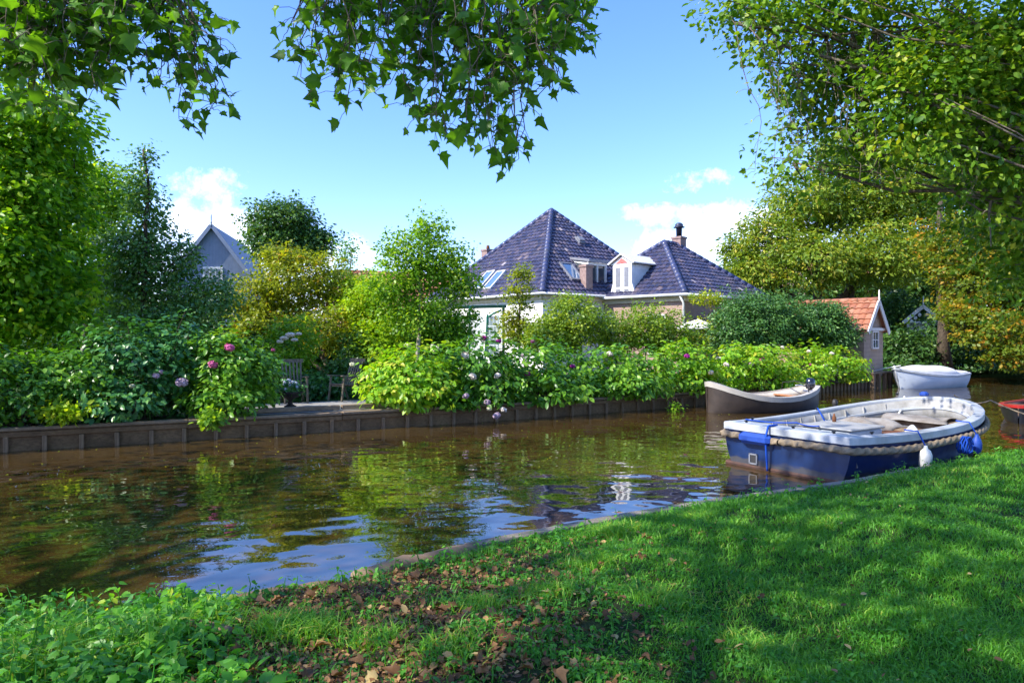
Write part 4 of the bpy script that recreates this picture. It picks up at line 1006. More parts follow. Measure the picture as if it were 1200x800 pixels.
hydrangea('bright sunlit hydrangea directly behind the grey sloop', [L(872, 428, 38, 27, 21.4), L(905, 430, 35, 26, 22.2)], 'leaf_hydrangea_bright', .14, 340, 9, [(842, 420, 20.7, 'white', .9), (851, 427, 20.6, 'white', .9), (880, 427, 21, 'mauve', .8), (893, 421, 21.4, 'pink', .8), (917, 407, 22.2, 'white', .7)], tb=.45)
hydrangea('bright hydrangea with white blooms ending beside the shed', [L(945, 428, 33, 24, 23.8), L(980, 430, 32, 23, 25.2), L(1000, 440, 18, 18, 25.6)], 'leaf_hydrangea_bright', .14, 330, 9, [(948, 412, 23.3, 'white', .9), (966, 429, 23.6, 'white', .95), (950, 427, 23.2, 'pink', .6), (975, 414, 24.4, 'white', .8), (991, 420, 25.0, 'white', .7)], tb=.45)
# trailing plants over the wall
def trailer(label, px, py, rx, ry, d, n=40, mat='leaf_fresh'):
    l = L(px, py, rx, ry, d, dy=.12); o_ = np.array([l[0][0], l[0][1]+.05, GZ])
    root = empty('trailing_plant', o_, 0, label, 'plant'); fo = Foliage(); sp = fill(fo, [l], n, 8, .11, .10, T_HYD, inner=.1, outw=.3, up=.4); fo.build('foliage', mat, root, o_)
    mb = MB()
    for s_ in sp[::5]: mb.tube(wob([0, 0, .02], s_-o_, 4, .05), .006, 4, False)
    mb.build('stems', 'bark_dark', root)
trailer('leafy creeper spilling over the canal wall below the pink hydrangea', 249, 490, 11, 11, 12.95)
trailer('bright low plant sprouting at the top of the canal wall on the left', 75, 482, 28, 12, 12.3, 60, 'leaf_lime')
trailer('small leafy sprig hanging over the canal wall right of the white blooms', 791, 480, 8, 10, 18.3, 14)
# low leafy plants behind the chairs
def shrub(label, lobes, mat, size, clumps, per=10, cr=.2, group=None, name='shrub', T=T_OVAL, **kw):
    return tree(name, label, (lobes[0][0][0], lobes[0][0][1], GZ-.06), lobes, mat, 'bark_dark', clumps, per, cr, size, r0=.035, cat='shrub', group=group, T=T, nsub=3, ntwig=20, trunk='stems', foliage='foliage', floor=GZ, **kw)
shrub('cool blue green low plant between and behind the two chairs', [L(375, 455, 40, 20, 18.4), L(345, 458, 25, 15, 17.8)], 'leaf_hydrangea_cool', .13, 120, 9, T=T_HYD)
pfb = shrub('pale flowering bush behind the left chair', [L(340, 410, 32, 38, 19.0), L(322, 440, 22, 26, 18.0)], 'leaf_fresh', .085, 230, 12)
for px, py, s_ in ((333, 396, 1.0), (340, 392, 1.1), (345, 398, .8), (350, 391, .7), (328, 400, .8)):
    f = bpy.data.objects.new('flower_head', FL['white']); COL.objects.link(f); f.parent = pfb; f.location = Vector(at(px, py, 18.0))-pfb.location; f.scale = (s_, s_, s_*.6)
blf = flower_mesh('petal_paleblue', .045, 40, 9)
for k in range(16):
    f = bpy.data.objects.new('flower_head', blf); COL.objects.link(f); f.parent = urn; a = k*2.4; f.location = (.05*k**.5*math.cos(a), .05*k**.5*math.sin(a)-.04, .60-.012*k+.02*(k % 3)); f.scale = (.9+.05*(k % 4),)*3
shrub('dark shrub behind the right chair', [L(420, 425, 30, 40, 20.4), L(395, 440, 25, 25, 19.6)], 'leaf_darkoak', .085, 260, 12)
# garden shrubs
HG = 'clipped shrubs before the farmhouse'
shrub('sunny yellow green bush left of the slim birch', [L(430, 365, 33, 45, 21.4), L(445, 410, 32, 36, 20.6), L(418, 345, 18, 25, 22)], 'leaf_lime', .09, 520, 14, .24)
shrub('deep green bush at the foot of the slim birch', [L(520, 385, 38, 35, 21.5), L(528, 402, 16, 28, 20.8)], 'leaf_fresh', .085, 380, 13, .22, tb=.25)
shrub('small golden bush beside the glass screen', [L(615, 392, 25, 16, 24.5)], 'leaf_yellowgreen', .075, 150, 12, .2)
shrub('dense bush below the skylit roof', [L(672, 378, 45, 33, 23.6), L(645, 395, 34, 26, 23)], 'leaf_box', .08, 560, 14, .22, group=HG)
shrub('dense bush below the white dormer and brick wing', [L(757, 385, 42, 27, 24.6), L(790, 398, 36, 24, 25), L(725, 395, 30, 22, 24)], 'leaf_box', .08, 600, 14, .22, group=HG)
shrub('climber with yellowish leaves trained over the wing eave', [L(828, 350, 20, 8, 28.2), L(842, 366, 12, 18, 28.4), L(838, 395, 26, 22, 27)], 'leaf_yellowgreen', .085, 170, 9, .2)
shrub('large dark green yew rounded and dense left of the shed', [L(885, 378, 48, 38, 26.3), L(935, 380, 48, 33, 27.2), L(972, 392, 30, 28, 26.6), L(860, 395, 28, 30, 25.6), L(965, 372, 25, 18, 26.6)], 'leaf_yew', .10, 2100, 15, .24, T=T_LONG, tv=.14)

# ------------------------------------------------------------------ trees
tree('maple_tree', 'tall shaded maple filling the left edge beyond the canal', (-11.4, 15.2, GZ-.05),
     [L(10, 210, 62, 70, 15), L(-20, 300, 90, 90, 14.5), L(58, 262, 45, 50, 15.8, .7), L(35, 355, 65, 60, 15), L(-110, 180, 110, 120, 15.5), L(30, 140, 70, 45, 15.2, .8), L(70, 175, 40, 40, 16.5, .7), L(82, 215, 26, 24, 16.2, .5), L(78, 320, 30, 40, 16, .7)], 'leaf_maple', 'bark_dark', 2300, 13, .34, .125, .2, T=T_HYD, flat=.5, inner=.2)
tree('ash_tree', 'slender yellow green tree between the maple and the holly', (xa(95, 21), 21, GZ-.05), [L(112, 250, 36, 55, 21), L(90, 320, 42, 55, 20.5), L(135, 228, 24, 40, 22), L(130, 340, 34, 45, 21), L(95, 225, 28, 40, 21.5)], 'leaf_fresh', 'bark_pale', 900, 12, .33, .10, .08)
hl = [L(168, 185+k*26, 12+k*7.2, 19, 18+.05*k) for k in range(8)]+[L(240, 345, 42, 36, 18.5), L(212, 300, 25, 30, 18.2), L(150, 300, 35, 40, 18.4), L(190, 382, 60, 24, 17.8)]
tree('holly_tree', 'pointed dark holly with tufted branches before the blue grey house', (xa(172, 18), 18.2, GZ-.05), hl, 'leaf_holly', 'bark_dark', 900, 12, .24, .085, .09, top=at(168, 175, 18), nsub=4, inner=.3, tb=.6)
tree('oak_tree', 'dark round topped tree beyond the blue grey house', (xa(335, 36), 36, GZ-.05), [L(333, 262, 38, 28, 36), L(315, 282, 26, 22, 35.5), L(355, 285, 32, 22, 36.5), L(375, 280, 14, 8, 36)], 'leaf_darkoak', 'bark_dark', 620, 14, .5, .15, .2)
tree('apple_tree', 'spreading apple tree with yellowing leaves and leaning trunk above the terrace', at(390, 462, 21), [L(345, 330, 48, 36, 22), L(300, 350, 30, 28, 22), L(385, 335, 28, 35, 22), L(330, 305, 26, 18, 22.5), L(385, 385, 40, 28, 21.2), L(315, 378, 45, 16, 21.8)], 'leaf_apple', 'bark_dark', 900, 14, .28, .085, .14, top=at(372, 385, 21.3), nsub=6)
tree('birch_tree', 'slim light green birch with pale stem left of the farmhouse', at(492, 455, 19.8), [L(495, 305, 42, 35, 20.2), L(462, 335, 40, 30, 20), L(528, 325, 36, 28, 20.4), L(503, 268, 24, 22, 20.4, .8), L(535, 295, 24, 13, 20.8, .6), L(490, 370, 46, 26, 20.2), L(548, 338, 17, 13, 20.6, .7), L(462, 290, 20, 22, 20.2, .5)], 'leaf_fresh', 'bark_pale', 760, 11, .27, .085, .07, top=at(492, 305, 20.2), nsub=6, inner=.15)
tree('young_pear_tree', 'thin young tree with bronze leaves against the pyramid roof', at(609, 415, 24), [L(606, 345, 22, 24, 24), L(612, 320, 12, 16, 24), L(600, 375, 20, 14, 24)], 'leaf_apple', 'bark_dark', 130, 10, .2, .085, .045, inner=.1, tb=.35)
tree('hazel_tree', 'pale sparse tree top between the apple tree and the birch', at(405, 440, 27), [L(405, 295, 16, 22, 27), L(400, 330, 22, 30, 27), L(432, 335, 20, 25, 27)], 'leaf_fresh', 'bark_pale', 170, 8, .3, .085, .06, inner=.1, tb=.2)
BGT = 'dense garden trees behind the left bank'
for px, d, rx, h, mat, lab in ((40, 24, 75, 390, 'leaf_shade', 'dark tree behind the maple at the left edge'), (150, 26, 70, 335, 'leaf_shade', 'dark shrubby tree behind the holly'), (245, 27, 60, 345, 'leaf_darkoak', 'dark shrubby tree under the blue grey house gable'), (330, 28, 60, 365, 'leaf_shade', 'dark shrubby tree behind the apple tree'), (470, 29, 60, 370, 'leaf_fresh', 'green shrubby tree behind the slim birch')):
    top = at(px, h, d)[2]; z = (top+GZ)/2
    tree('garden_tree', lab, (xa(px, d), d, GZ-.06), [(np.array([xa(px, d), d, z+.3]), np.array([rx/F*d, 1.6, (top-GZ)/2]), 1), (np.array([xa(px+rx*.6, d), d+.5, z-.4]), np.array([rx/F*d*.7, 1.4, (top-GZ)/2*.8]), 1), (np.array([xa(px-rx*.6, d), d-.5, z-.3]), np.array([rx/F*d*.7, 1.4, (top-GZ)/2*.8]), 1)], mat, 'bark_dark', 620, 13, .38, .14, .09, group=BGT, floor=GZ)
# right side
tree('chestnut_tree', 'broad horse chestnut with browning leaves and twin trunks behind the shed', (xa(966, 37), 37, GZ-.05), [L(905, 285, 50, 38, 37), L(955, 240, 60, 42, 37.5), L(1015, 225, 60, 48, 38), L(885, 320, 38, 24, 36), L(960, 305, 55, 32, 35.5), L(1030, 300, 60, 40, 36), L(1075, 250, 45, 55, 38), L(1000, 180, 45, 30, 38.5), L(865, 295, 18, 22, 37)], 'leaf_chestnut', 'bark_dark', 2300, 15, .55, .20, .42, top=at(955, 290, 37), T=T_LONG, flat=.4, droop=.7, nsub=6)
mb = MB(); b0 = np.array([xa(985, 37.2), 37.2, GZ-.05]); mb.tube(wob([0, 0, 0], at(1010, 270, 37.4)-b0, 8, .03), [.36, .33, .30, .28, .25, .22, .19, .15], 9)
tr2 = empty('chestnut_tree', b0, 0, 'second chestnut trunk leaning right beside the twin trunk', 'tree'); mb.build('trunk', 'bark_dark', tr2)
fo = Foliage(); fill(fo, [L(1020, 260, 35, 30, 37.4), L(1050, 215, 40, 30, 38)], 260, 14, .55, .2, T_LONG, flat=.4, droop=.7); fo.build('crown', 'leaf_chestnut', tr2, b0)
tree('beech_tree', 'tall beech with orange lower sprays overhanging the water on the right', (xa(1108, 33), 33, GZ-.05), [L(1150, 330, 55, 34, 31), L(1190, 290, 60, 50, 31), L(1120, 290, 40, 40, 32), L(1170, 385, 45, 22, 29), L(1195, 415, 40, 20, 28.5), L(1225, 350, 50, 50, 30), L(1260, 420, 50, 45, 29), L(1130, 365, 30, 14, 30)], 'leaf_orange', 'bark_dark', 1500, 14, .42, .13, .3, top=at(1102, 230, 33), flat=.28, tb=.34, tv=.24)
tree('lime_tree', 'tall green tree rising behind the beech and chestnut on the right', (xa(1190, 40), 40, GZ-.05), [L(1120, 200, 70, 60, 40), L(1190, 240, 70, 70, 40), L(1170, 140, 80, 70, 41), L(1250, 200, 80, 110, 40)], 'leaf_right', 'bark_dark', 1300, 14, .7, .24, .35)
UG = 'dark shrubs behind the launch'
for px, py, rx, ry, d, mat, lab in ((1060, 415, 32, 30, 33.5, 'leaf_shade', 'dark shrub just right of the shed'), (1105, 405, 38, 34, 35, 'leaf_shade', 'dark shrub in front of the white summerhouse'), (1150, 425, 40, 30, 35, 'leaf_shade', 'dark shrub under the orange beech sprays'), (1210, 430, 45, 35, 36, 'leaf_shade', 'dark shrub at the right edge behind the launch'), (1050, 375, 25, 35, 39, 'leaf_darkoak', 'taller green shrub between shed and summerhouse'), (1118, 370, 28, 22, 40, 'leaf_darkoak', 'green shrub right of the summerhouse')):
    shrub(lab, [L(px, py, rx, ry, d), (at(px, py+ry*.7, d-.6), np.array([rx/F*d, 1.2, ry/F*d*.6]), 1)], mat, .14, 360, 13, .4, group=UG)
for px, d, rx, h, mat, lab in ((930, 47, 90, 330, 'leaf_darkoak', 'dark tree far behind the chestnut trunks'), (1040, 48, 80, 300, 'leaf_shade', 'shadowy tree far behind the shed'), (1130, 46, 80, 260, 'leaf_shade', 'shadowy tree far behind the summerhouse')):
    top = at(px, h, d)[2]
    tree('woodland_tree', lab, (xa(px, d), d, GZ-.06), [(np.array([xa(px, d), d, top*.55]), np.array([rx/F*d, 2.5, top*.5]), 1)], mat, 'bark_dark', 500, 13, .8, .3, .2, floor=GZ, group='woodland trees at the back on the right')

# ------------------------------------------------------------------ plane trees on the near bank (their branches hang into view)
def hanging(fo, mb, regions, nt, limb, size, dr, T=T_PLANE, tb=.4, per=(7, 12), O=None, droop=.8):
    """twigs that leave an overhead limb and hang leaves inside picture-independent 3-D regions"""
    w = np.array([r[2]*r[3]*r[4] for r in regions], float); w /= w.sum(); limb = np.asarray(limb)
    for i in rng.choice(len(regions), nt, p=w):
        px, py, rx, ry, _ = regions[i]; a = rng.random()*6.283; r = rng.random()**.5
        d = rng.uniform(*dr); e = at(px+rx*r*math.cos(a), py+ry*r*math.sin(a), d)
        k = np.argmin(((limb-e)**2*np.array([1, 1, .3])).sum(1)+.5*rng.random(len(limb))); s0 = limb[k]
        p = wob(s0, e, 9, .10); p[:, 2] -= .0
        mb.tube(p-O, [size*q for q in (.085, .075, .065, .055, .047, .04, .035, .03, .025)], 4, False)
        n = rng.integers(*per); t = np.clip(1-rng.random(n)**1.3*.62, 0, 1); t[0] = 1
        P = np.stack([np.interp(t, np.linspace(0, 1, 9), p[:, j]) for j in range(3)], 1)
        off = unit(rng.normal(size=(n, 3))*np.array([1, 1, .5]))*size*(.45+1.0*rng.random((n, 1))); Q = P+off-np.array([0, 0, .25*size])
        Nn = unit(rng.normal(size=(n, 3))*.75+np.array([0, -.35, .75])+.3*unit(off)); U = unit(off*2/size+.5*rng.normal(size=(n, 3))-np.array([0, 0, droop]))
        h_ = rng.random(n) < .5; sz_ = size*rng.uniform(.45, 1.2, n); tt_ = tb+.22*rng.normal(size=n)
        for mk, TT in ((h_, T), (~h_, T_PLANE2)):
            if mk.any(): fo.add(*leaves(Q[mk], Nn[mk], U[mk], sz_[mk], TT, tt_[mk]))
        for a_, b_ in zip(P, Q): mb.tube([a_-O, (a_+b_)/2-O+np.array([0, 0, .02]), b_-O], .003, 3, False)
def plane_tree(label, base, r0, top, lobes, clumps, per, cr, size, hang=None, mat='leaf_plane', lf=.6, hr=.10, **kw):
    base = np.asarray(base, float); root = empty('plane_tree', base, 0, label, 'tree', 'plane trees on the lawn bank')
    fo = Foliage(); mb = MB(); sp = fill(fo, lobes, clumps, per, cr, size, T_PLANE if size > .12 else T_HYD, **kw)
    limbs(mb, base-base, np.asarray(top)-base, r0, [(l[0]-base, l[1], l[2]) for l in lobes], 5, 60, sp-base, sides=8, lf=lf)
    if hang:
        for regs, nt, limb, sz, dr, T, tb in hang:
            Lp = np.asarray(limb, float); q = np.concatenate([wob(a, b, 8, .03) for a, b in zip(Lp[:-1], Lp[1:])])
            mb.tube(q-base, list(np.linspace(hr, .02, len(q))), 7); hanging(fo, mb, regs, nt, q, sz, dr, T, tb, O=base)
    fo.build('crown', mat, root, base); mb.build('trunk', 'bark_grey', root)
    return root
Z0 = near_z(-6.2, -.8)
plane_tree('old plane tree left of the camera with large lobed leaves hanging in from the top', (-6.2, -.8, .35), .38, (-5.6, -.2, 7.5),
    [(np.array([-7.5, 2, 9.2]), np.array([3.6, 3.4, 2.4]), 1), (np.array([-4.0, 3.2, 8.6]), np.array([3.4, 3.0, 2.0]), 1), (np.array([-1.2, 2.2, 8.4]), np.array([3.0, 2.6, 1.7]), 1), (np.array([-9, -2, 9]), np.array([3.5, 3.2, 2.5]), 1), (np.array([-4, -2, 9.5]), np.array([4, 3, 2.4]), 1), (np.array([-9.5, 4.5, 7.5]), np.array([2.4, 2.4, 1.8]), 1), (np.array([-11.5, 7.0, 7.6]), np.array([3.2, 2.8, 2.2]), .8), (np.array([-13.5, 3.5, 8.5]), np.array([3, 3, 2.5]), .8)],  # far left lobes lie out of view, added to shade the water
    900, 12, 1.1, .14, [
    ([(440, 45, 105, 60, 1), (560, 85, 105, 72, 1), (590, 162, 34, 34, .8), (385, 95, 42, 45, .9), (650, 30, 35, 45, .8), (668, 70, 22, 30, .8), (520, 150, 40, 25, .8)], 160, [(-4.6, 3.0, 7.2), (-2.6, 5.0, 6.1), (-.6, 6.2, 5.75), (.9, 6.6, 5.7)], .138, (5.6, 7.2), T_PLANE, .40),
    ([(50, 35, 90, 55, 1.6), (70, 95, 70, 45, 1), (190, 40, 95, 50, 1), (225, 110, 50, 42, 1), (60, 105, 45, 22, .6), (20, 80, 60, 50, 1)], 165, [(-5.2, 2.6, 7.0), (-5.4, 4.6, 5.9), (-4.6, 6.0, 5.6), (-3.2, 6.4, 5.5)], .138, (5.6, 7.4), T_PLANE, .42)], up=.9)
plane_tree('plane tree on the right with small leaves sweeping down over the boats', (12.0, 8.2, .4), .36, (10.5, 9.2, 7.0),
    [L(965, 95, 70, 75, 10.5, .7), L(1060, 70, 85, 75, 10.5), L(1160, 90, 90, 95, 11), L(1180, 220, 80, 80, 11.5), L(930, 190, 42, 45, 11, .35), L(1010, 170, 50, 45, 11, .6), L(900, 50, 50, 45, 10, .45), L(1260, 150, 110, 150, 10.5), L(880, 5, 70, 40, 10.2, .7), L(1000, -5, 90, 45, 10, .9), L(1190, 310, 50, 45, 11.5, .7), L(1080, 120, 70, 90, 9.3), L(1170, 60, 70, 70, 9.2), L(1180, 180, 50, 80, 9.6), (np.array([8, 8, 8.5]), np.array([4.5, 3, 2.2]), 1), (np.array([12, 8, 9]), np.array([4, 4, 3]), 1)],
    8000, 15, .27, .10, [([(875, 20, 45, 30, 1), (900, 100, 30, 60, .8), (910, 190, 28, 55, .6), (1000, 150, 90, 90, 1), (1150, 150, 60, 150, .7)], 130, [(10.5, 9.2, 7.0), (7.0, 10, 6.6), (4.6, 10, 6.4), (3.2, 9.8, 6.5)], .105, (9.2, 11), T_PLANE, .5)], mat='leaf_right', inner=.15, lf=.20, hr=.028)
# ------------------------------------------------------------------ near bank: edging, grass, weeds, litter
def edge_pts(x0, x1, n): x = np.linspace(x0, x1, n); return np.stack([x, near_edge(x)], 1)
ebd = MB()
ps = [(-.35, None), (1.1, None), (2.6, None), (4.2, None), (5.9, None)]
for (a, _), (b, _) in zip(ps[:-1], ps[1:]):
    A, B = np.array([a, near_edge(a)]), np.array([b, near_edge(b)]); ang = math.atan2(*(B-A)[::-1]); Ls = np.linalg.norm(B-A)
    c = (A+B)/2+np.array([-math.sin(ang), math.cos(ang)])*.06
    ebd.box((c[0], c[1], .10), (Ls-.01, .12, .30+random.uniform(-.015, .015)), ang, .008)
tag(ebd.build('edging_board', 'wood_edge'), 'long weathered timber edging board between lawn and water', 'edging board')
def log(name, a, b, r, mat, label, cat='log', n=9):
    a, b = np.asarray(a, float), np.asarray(b, float); p = wob(a, b, n, .025); rr = [r*(.9+.25*rng.random()) for _ in range(n)]
    tag(MB().tube(p-a, rr, 10).build(name, mat, None, a), label, cat)
log('log', (-1.15, 5.02, .21), (-.30, 5.72, .22), .075, 'wood_log', 'pale barkless log lying along the water edge left of the edging board')
log('log', (-1.95, 4.62, .18), (-1.25, 4.96, .19), .05, 'wood_log', 'thin mossy yellow log at the waterline near the nettles', )
lp = np.array([xa(222, 3.75), 3.75]); lq = np.array([xa(268, 3.6), 3.6])
log('fallen_branch', (*lp, near_z(*lp)+.05), (*lq, near_z(*lq)+.05), .030, 'wood_log', 'short brown broken branch lying among the nettles and dead leaves', 'branch')

def scatter(n, y0=2.5, xm=1.05, far=16):
    """points on the near bank, denser close to the camera"""
    d = y0*(far/y0)**rng.random(n); x = (rng.random(n)*2-1)*d*.80*xm
    ok = (d < near_edge(x)-.02); return x[ok], d[ok]
def fbm(x, y, s=1.0):
    return (np.sin(1.1*s*x+.6*s*y+.7)+np.sin(2.3*s*y-1.4*s*x+2.1)*.7+np.sin(4.1*s*x+3.3*s*y)*.45+np.sin(7.9*s*x-6.1*s*y+1)*.3)/2.45
# grass blades
def blades(x, y, h, w, lean, tint):
    n = len(x); z = near_z(x, y)-.01; a = rng.random(n)*6.283; la = rng.random(n)*6.283
    S = np.stack([np.cos(a), np.sin(a), 0*a], 1)*(w/2)[:, None]; D = np.stack([np.cos(la), np.sin(la), 0*la], 1)*(lean*h)[:, None]
    B = np.stack([x, y, z], 1); up = np.array([0, 0, 1.0])
    M1 = B+D*.30+up*(h*.55)[:, None]; Tp = B+D+up*(h*(1-.35*np.minimum(lean, 1.4)))[:, None]
    V = np.stack([B-S, B+S, M1-S*.75, M1+S*.75, Tp], 1)
    FT = np.array([[0, 1, 3], [0, 3, 2], [2, 3, 4]])[None]+(np.arange(n)*5)[:, None, None]
    return V.reshape(-1, 3), FT.reshape(-1, 3), np.repeat(np.clip(tint, 0, 1), 5)
x, y = scatter(430000)
bare = np.clip(1.15-(x+.55)*.62-.25*fbm(x, y, 1.6), 0, 1)*np.clip((6.2-y)/1.5, 0, 1)   # leaf-litter patch on the left
worn = np.clip((fbm(x+7, y-2, 2.1)-.42)*2.2, 0, .7)
keep = rng.random(len(x)) > np.clip(bare*1.1+worn, 0, .93); x, y = x[keep], y[keep]
dist = near_edge(x)-y
f = fbm(x, y, 1.2); h = (.038+.022*f+.05*rng.random(len(x))**3)*np.where(dist < .5, 1.5, 1)*np.clip(.75+y*.05, .8, 1.3)
h = np.maximum(h, .02)
V, FT, t = blades(x, y, h, .0035+.0011*y*.6+.002*rng.random(len(x)), .35+.9*rng.random(len(x)), .40+.16*f+.16*rng.normal(size=len(x)))
gr = Foliage()
dry = np.clip(fbm(x*1.0+3, y*1.3, .9)*1.6-.55, 0, 1)*(rng.random(len(x)) < .55); t = t+np.repeat(dry*.5, 5)
gr.add(V, FT, t)
# longer tufts along the edge
for px, py, n, hh in ((350, 725, 900, .17), (60, 735, 300, .30), (150, 745, 260, .26), (230, 720, 260, .22), (20, 770, 300, .26), (520, 770, 350, .12), (440, 740, 350, .12), (720, 600, 700, .16), (780, 690, 600, .13), (815, 590, 500, .12), (1040, 545, 500, .14), (690, 640, 500, .12), (1150, 520, 600, .13), (640, 690, 450, .12), (880, 735, 350, .10), (560, 700, 350, .12), (960, 610, 400, .10)):
    d = 1.55*F/(py-HY); cx = xa(px, d); x = cx+rng.normal(size=n)*.11; y = d+rng.normal(size=n)*.09; ok = y < near_edge(x)-.01; x, y = x[ok], y[ok]; m_ = len(x)
    gr.add(*blades(x, y, hh*(.5+.6*rng.random(m_)), .006+.003*rng.random(m_), .4+1.0*rng.random(m_), .62+.2*rng.normal(size=m_)))
o = gr.build('lawn_grass', 'blade_grass'); tag(o, kind='stuff')
# weeds: nettles, ground elder, ivy
wd = Foliage(); wst = MB()
def weed(x, y, h, n, size, T, tb, spread=.5):
    z = near_z(x, y); e = np.array([x+rng.normal()*h*.25, y+rng.normal()*h*.25, z+h]); b = np.array([x, y, z-.01]); p = wob(b, e, 5, .06)
    wst.tube(p, [.005, .0045, .004, .003, .002], 4, False)
    t = np.linspace(.25, 1, n); P = np.stack([np.interp(t, np.linspace(0, 1, 5), p[:, j]) for j in range(3)], 1)
    a = np.arange(n)*2.2+rng.random()*6; O_ = np.stack([np.cos(a), np.sin(a), .15+0*a], 1)
    Nn = unit(np.array([0, 0, 1.0])+.45*O_+.3*rng.normal(size=(n, 3))); U = unit(O_-np.array([0, 0, .25])+.15*rng.normal(size=(n, 3)))
    wd.add(*leaves(P+O_*size*.25, Nn, U, size*(1.15-.55*t)*rng.uniform(.7, 1.15, n), T, tb+.16*rng.normal(size=n)))
for _ in range(420):   # nettle bank at lower left
    px = rng.uniform(-40, 275); d = rng.uniform(3.0, 4.7); x = xa(px, d)
    if d > near_edge(x)-.03: continue
    hh = rng.uniform(.07, .22)*np.interp(px, [-40, 60, 200, 275], [1.15, 1.2, .95, .55]); weed(x, d, hh, rng.integers(7, 12), rng.uniform(.045, .115), T_NETTLE if rng.random() < .6 else (T_HYD if rng.random() < .5 else T_PLANE), rng.uniform(.35, .85))
for _ in range(150):   # upright sprigs along the water
    x = rng.uniform(-1.9, 7.5); y = near_edge(x)-abs(rng.normal())*.22-.03
    if 1.0 < x < 1.5: continue
    weed(x, y, rng.uniform(.05, .17), rng.integers(6, 10), rng.uniform(.05, .085), T_NETTLE, .5)
for _ in range(3400):   # low ground cover through litter and lawn
    d = 2.7*(8.5/2.7)**rng.random(); px = rng.choice([rng.uniform(120, 720), rng.uniform(500, 1200)], p=[.62, .38]); x = xa(px, d)
    if d > near_edge(x)-.05 or fbm(np.array([x]), np.array([d]), 2.3)[0] < -.45: continue
    weed(x, d, rng.uniform(.02, .07), rng.integers(4, 8), rng.uniform(.025, .055), T_HYD if rng.random() < .5 else T_NETTLE, .42)
for px, d, n in ((275, 2.95, 9), (265, 3.05, 8), (290, 3.2, 7), (250, 2.85, 8), (300, 3.0, 6)):   # broad glossy dock leaves
    x = xa(px, d)
    z = near_z(x, d); a = rng.random(n)*6.283; O_ = np.stack([np.cos(a), np.sin(a), .35+0*a], 1)
    wd.add(*leaves(np.tile([x, d, z+.02], (n, 1))+O_*.04, unit(np.array([0, 0, 1.0])+.3*rng.normal(size=(n, 3))), O_, rng.uniform(.08, .15, n), T_HYD, .55+.1*rng.normal(size=n)))
o = wd.build('ground_cover', 'leaf_weed'); tag(o, kind='stuff')
o = wst.build('weed_stems', 'leaf_weed'); tag(o, kind='stuff')
# dead leaves
dl = Foliage()
def litter(x, y, size, lift, T, tb=.5):
    n = len(x); P = np.stack([x, y, near_z(x, y)+lift+.012*rng.random(n)], 1)
    Nn = unit(np.array([0, 0, 1.0])+.42*rng.normal(size=(n, 3))); dl.add(*leaves(P, Nn, rng.normal(size=(n, 3)), size*(.5+.8*rng.random(n)), T, tb+.25*rng.normal(size=n)))
d = 2.6*(6.4/2.6)**rng.random(7500); px = 430+rng.normal(size=7500)*170; x = xa(px, d); ok = (d < near_edge(x)-.05); x, d = x[ok], d[ok]
litter(x, d, .036, .010, T_OVAL, .42); litter(x[:200], d[:200]+.03, .066, .018, T_PLANE2, .55); litter(x[2000:6000], d[2000:6000]+.01, .022, .012, T_OVAL, .6); litter(x[400:1500], d[400:1500]+.01, .055, .014, T_HYD, .5)
x, y = scatter(330); litter(x, y, .038, .035, T_HYD, .62)
o = dl.build('fallen_leaves', 'leaf_dead'); tag(o, kind='stuff')
# specks floating on the canal
n = 2600; x = rng.uniform(-14, 16, n); y = rng.uniform(4, 30, n); ok = (y > near_edge(x)+.15) & (y < far_edge(x)-.1) & (rng.random(n) < np.where(x < 2, .9, .55)); x, y = x[ok], y[ok]; n = len(x)
fl = Foliage(); fl.add(*leaves(np.stack([x, y, 0*x+.005], 1), unit(np.array([0, 0, 1.0])+.03*rng.normal(size=(n, 3))), rng.normal(size=(n, 3))*np.array([1, 1, .02]), .018+.035*rng.random(n)**3, T_OVAL, .62+.25*rng.normal(size=n)))
o = fl.build('floating_leaves', 'leaf_yellowgreen'); tag(o, kind='stuff')

# ------------------------------------------------------------------ light, sky, camera
S = Vector((-.91, -.41, 0)).normalized(); EL = R(41); sun_dir = Vector((S.x*math.cos(EL), S.y*math.cos(EL), math.sin(EL)))
ld = bpy.data.lights.new('sun', 'SUN'); ld.energy = 3.2; ld.angle = R(.5); ld.color = (1, .94, .83)
lo = bpy.data.objects.new('sun', ld); COL.objects.link(lo); lo.rotation_euler = sun_dir.to_track_quat('Z', 'Y').to_euler()
world = bpy.data.worlds.new('World'); bpy.context.scene.world = world; world.use_nodes = True
nt = world.node_tree; nt.nodes.clear(); out = nt.nodes.new('ShaderNodeOutputWorld'); bg = nt.nodes.new('ShaderNodeBackground')
sky = nt.nodes.new('ShaderNodeTexSky'); sky.sky_type = 'NISHITA'; sky.sun_disc = False; sky.sun_elevation = EL
sky.sun_rotation = math.atan2(S.x, S.y); sky.air_density = 1.0; sky.dust_density = .4; sky.ozone_density = 5.0; sky.altitude = 0
hs = nt.nodes.new('ShaderNodeHueSaturation'); hs.inputs['Saturation'].default_value = 1.15; nt.links.new(sky.outputs[0], hs.inputs['Color'])
tc = nt.nodes.new('ShaderNodeTexCoord')
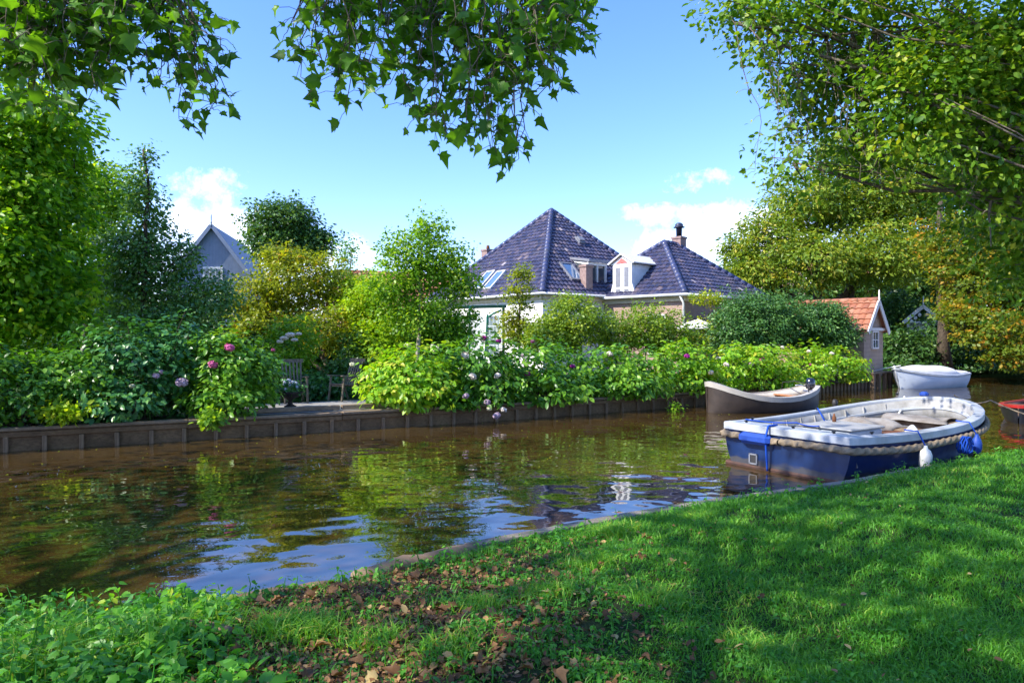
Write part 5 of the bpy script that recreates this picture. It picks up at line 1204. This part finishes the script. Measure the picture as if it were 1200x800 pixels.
def dirmask(px, py, hw, hh, wt=1):
    """soft lens-shaped patch of sky around a direction (azimuth, elevation)"""
    az = math.atan2(px-CX, F); d = Vector((math.sin(az), math.cos(az), 0)); el = (HY-py)/math.hypot(F, px-CX)
    sp = N(nt, 'ShaderNodeSeparateXYZ'); nt.links.new(tc.outputs['Generated'], sp.inputs[0])
    side = N(nt, 'ShaderNodeVectorMath', operation='DOT_PRODUCT'); side.inputs[1].default_value = (d.y, -d.x, 0); nt.links.new(tc.outputs['Generated'], side.inputs[0])
    a = N(nt, 'ShaderNodeMath', operation='DIVIDE'); nt.links.new(side.outputs['Value'], a.inputs[0]); a.inputs[1].default_value = hw/F
    b0 = N(nt, 'ShaderNodeMath', operation='SUBTRACT'); nt.links.new(sp.outputs[2], b0.inputs[0]); b0.inputs[1].default_value = math.sin(math.atan(el))
    b = N(nt, 'ShaderNodeMath', operation='DIVIDE'); nt.links.new(b0.outputs[0], b.inputs[0]); b.inputs[1].default_value = hh/F
    a2 = N(nt, 'ShaderNodeMath', operation='MULTIPLY'); nt.links.new(a.outputs[0], a2.inputs[0]); nt.links.new(a.outputs[0], a2.inputs[1])
    b2 = N(nt, 'ShaderNodeMath', operation='MULTIPLY_ADD'); nt.links.new(b.outputs[0], b2.inputs[0]); nt.links.new(b.outputs[0], b2.inputs[1]); nt.links.new(a2.outputs[0], b2.inputs[2])
    fr = N(nt, 'ShaderNodeVectorMath', operation='DOT_PRODUCT'); fr.inputs[1].default_value = d; nt.links.new(tc.outputs['Generated'], fr.inputs[0])
    g = N(nt, 'ShaderNodeMapRange'); g.inputs['From Min'].default_value = 1.0; g.inputs['From Max'].default_value = 0.0; nt.links.new(b2.outputs[0], g.inputs[0])
    h = N(nt, 'ShaderNodeMath', operation='GREATER_THAN'); h.inputs[1].default_value = 0; nt.links.new(fr.outputs['Value'], h.inputs[0])
    o_ = N(nt, 'ShaderNodeMath', operation='MULTIPLY'); nt.links.new(g.outputs[0], o_.inputs[0]); nt.links.new(h.outputs[0], o_.inputs[1])
    w_ = N(nt, 'ShaderNodeMath', operation='MULTIPLY'); nt.links.new(o_.outputs[0], w_.inputs[0]); w_.inputs[1].default_value = wt
    return w_.outputs[0]
acc = None
for p in ((252, 222, 60, 26, .75), (255, 268, 95, 40), (205, 250, 70, 26, .9), (410, 305, 60, 30, .9), (300, 300, 140, 46, .9), (830, 213, 60, 15, .62), (762, 252, 50, 15, .62), (850, 262, 75, 32), (820, 292, 110, 32), (890, 285, 100, 50), (60, 250, 90, 36, .9)):
    m_ = dirmask(*p)
    if acc is None: acc = m_
    else:
        mx = N(nt, 'ShaderNodeMath', operation='MAXIMUM'); nt.links.new(acc, mx.inputs[0]); nt.links.new(m_, mx.inputs[1]); acc = mx.outputs[0]
nz = noise(nt, tc.outputs['Generated'], 20, 10, .68)
pw_ = N(nt, 'ShaderNodeMath', operation='POWER'); nt.links.new(acc, pw_.inputs[0]); pw_.inputs[1].default_value = 1.0
sm = N(nt, 'ShaderNodeMath', operation='MULTIPLY_ADD'); nt.links.new(nz, sm.inputs[0]); sm.inputs[1].default_value = 3.4; sm.inputs[2].default_value = -2.02
s2_ = N(nt, 'ShaderNodeMath', operation='ADD'); nt.links.new(sm.outputs[0], s2_.inputs[0]); nt.links.new(pw_.outputs[0], s2_.inputs[1])
cl = ramp(nt, s2_.outputs[0], [(.0, (0, 0, 0)), (.45, (.3, .3, .3)), (1.0, (.85, .85, .85))])
gate = N(nt, 'ShaderNodeMath', operation='GREATER_THAN'); gate.inputs[1].default_value = .001; nt.links.new(acc, gate.inputs[0])
gm = N(nt, 'ShaderNodeMath', operation='MULTIPLY'); nt.links.new(cl, gm.inputs[0]); nt.links.new(gate.outputs[0], gm.inputs[1])
final = mixc(nt, gm.outputs[0], mixc(nt, 1.0, hs.outputs[0], (1.08, .93, 1.10), 'MULTIPLY'), (6.6, 6.7, 7.0))
nt.links.new(final, bg.inputs['Color']); bg.inputs['Strength'].default_value = .14; nt.links.new(bg.outputs[0], out.inputs[0])

cd = bpy.data.cameras.new('camera'); cd.sensor_width = 36; cd.lens = 24; cd.shift_y = -(400-HY)/1200; cd.clip_end = 2000; cd.clip_start = .05
co_ = bpy.data.objects.new('camera', cd); COL.objects.link(co_); co_.location = (0, 0, EYE); co_.rotation_euler = (R(90), 0, 0)
scn = bpy.context.scene; scn.camera = co_
scn.view_settings.view_transform = 'Standard'; scn.view_settings.look = 'None'; scn.view_settings.exposure = 1.42; scn.view_settings.gamma = 1
scn.render.engine = 'CYCLES'; cy_ = scn.cycles; cy_.max_bounces = 9; cy_.diffuse_bounces = 6; cy_.glossy_bounces = 4; cy_.transmission_bounces = 5; cy_.transparent_max_bounces = 8
cy_.use_denoising = True; cy_.caustics_reflective = False; cy_.caustics_refractive = False; cy_.sample_clamp_indirect = 6; cy_.use_adaptive_sampling = True; cy_.adaptive_threshold = .015
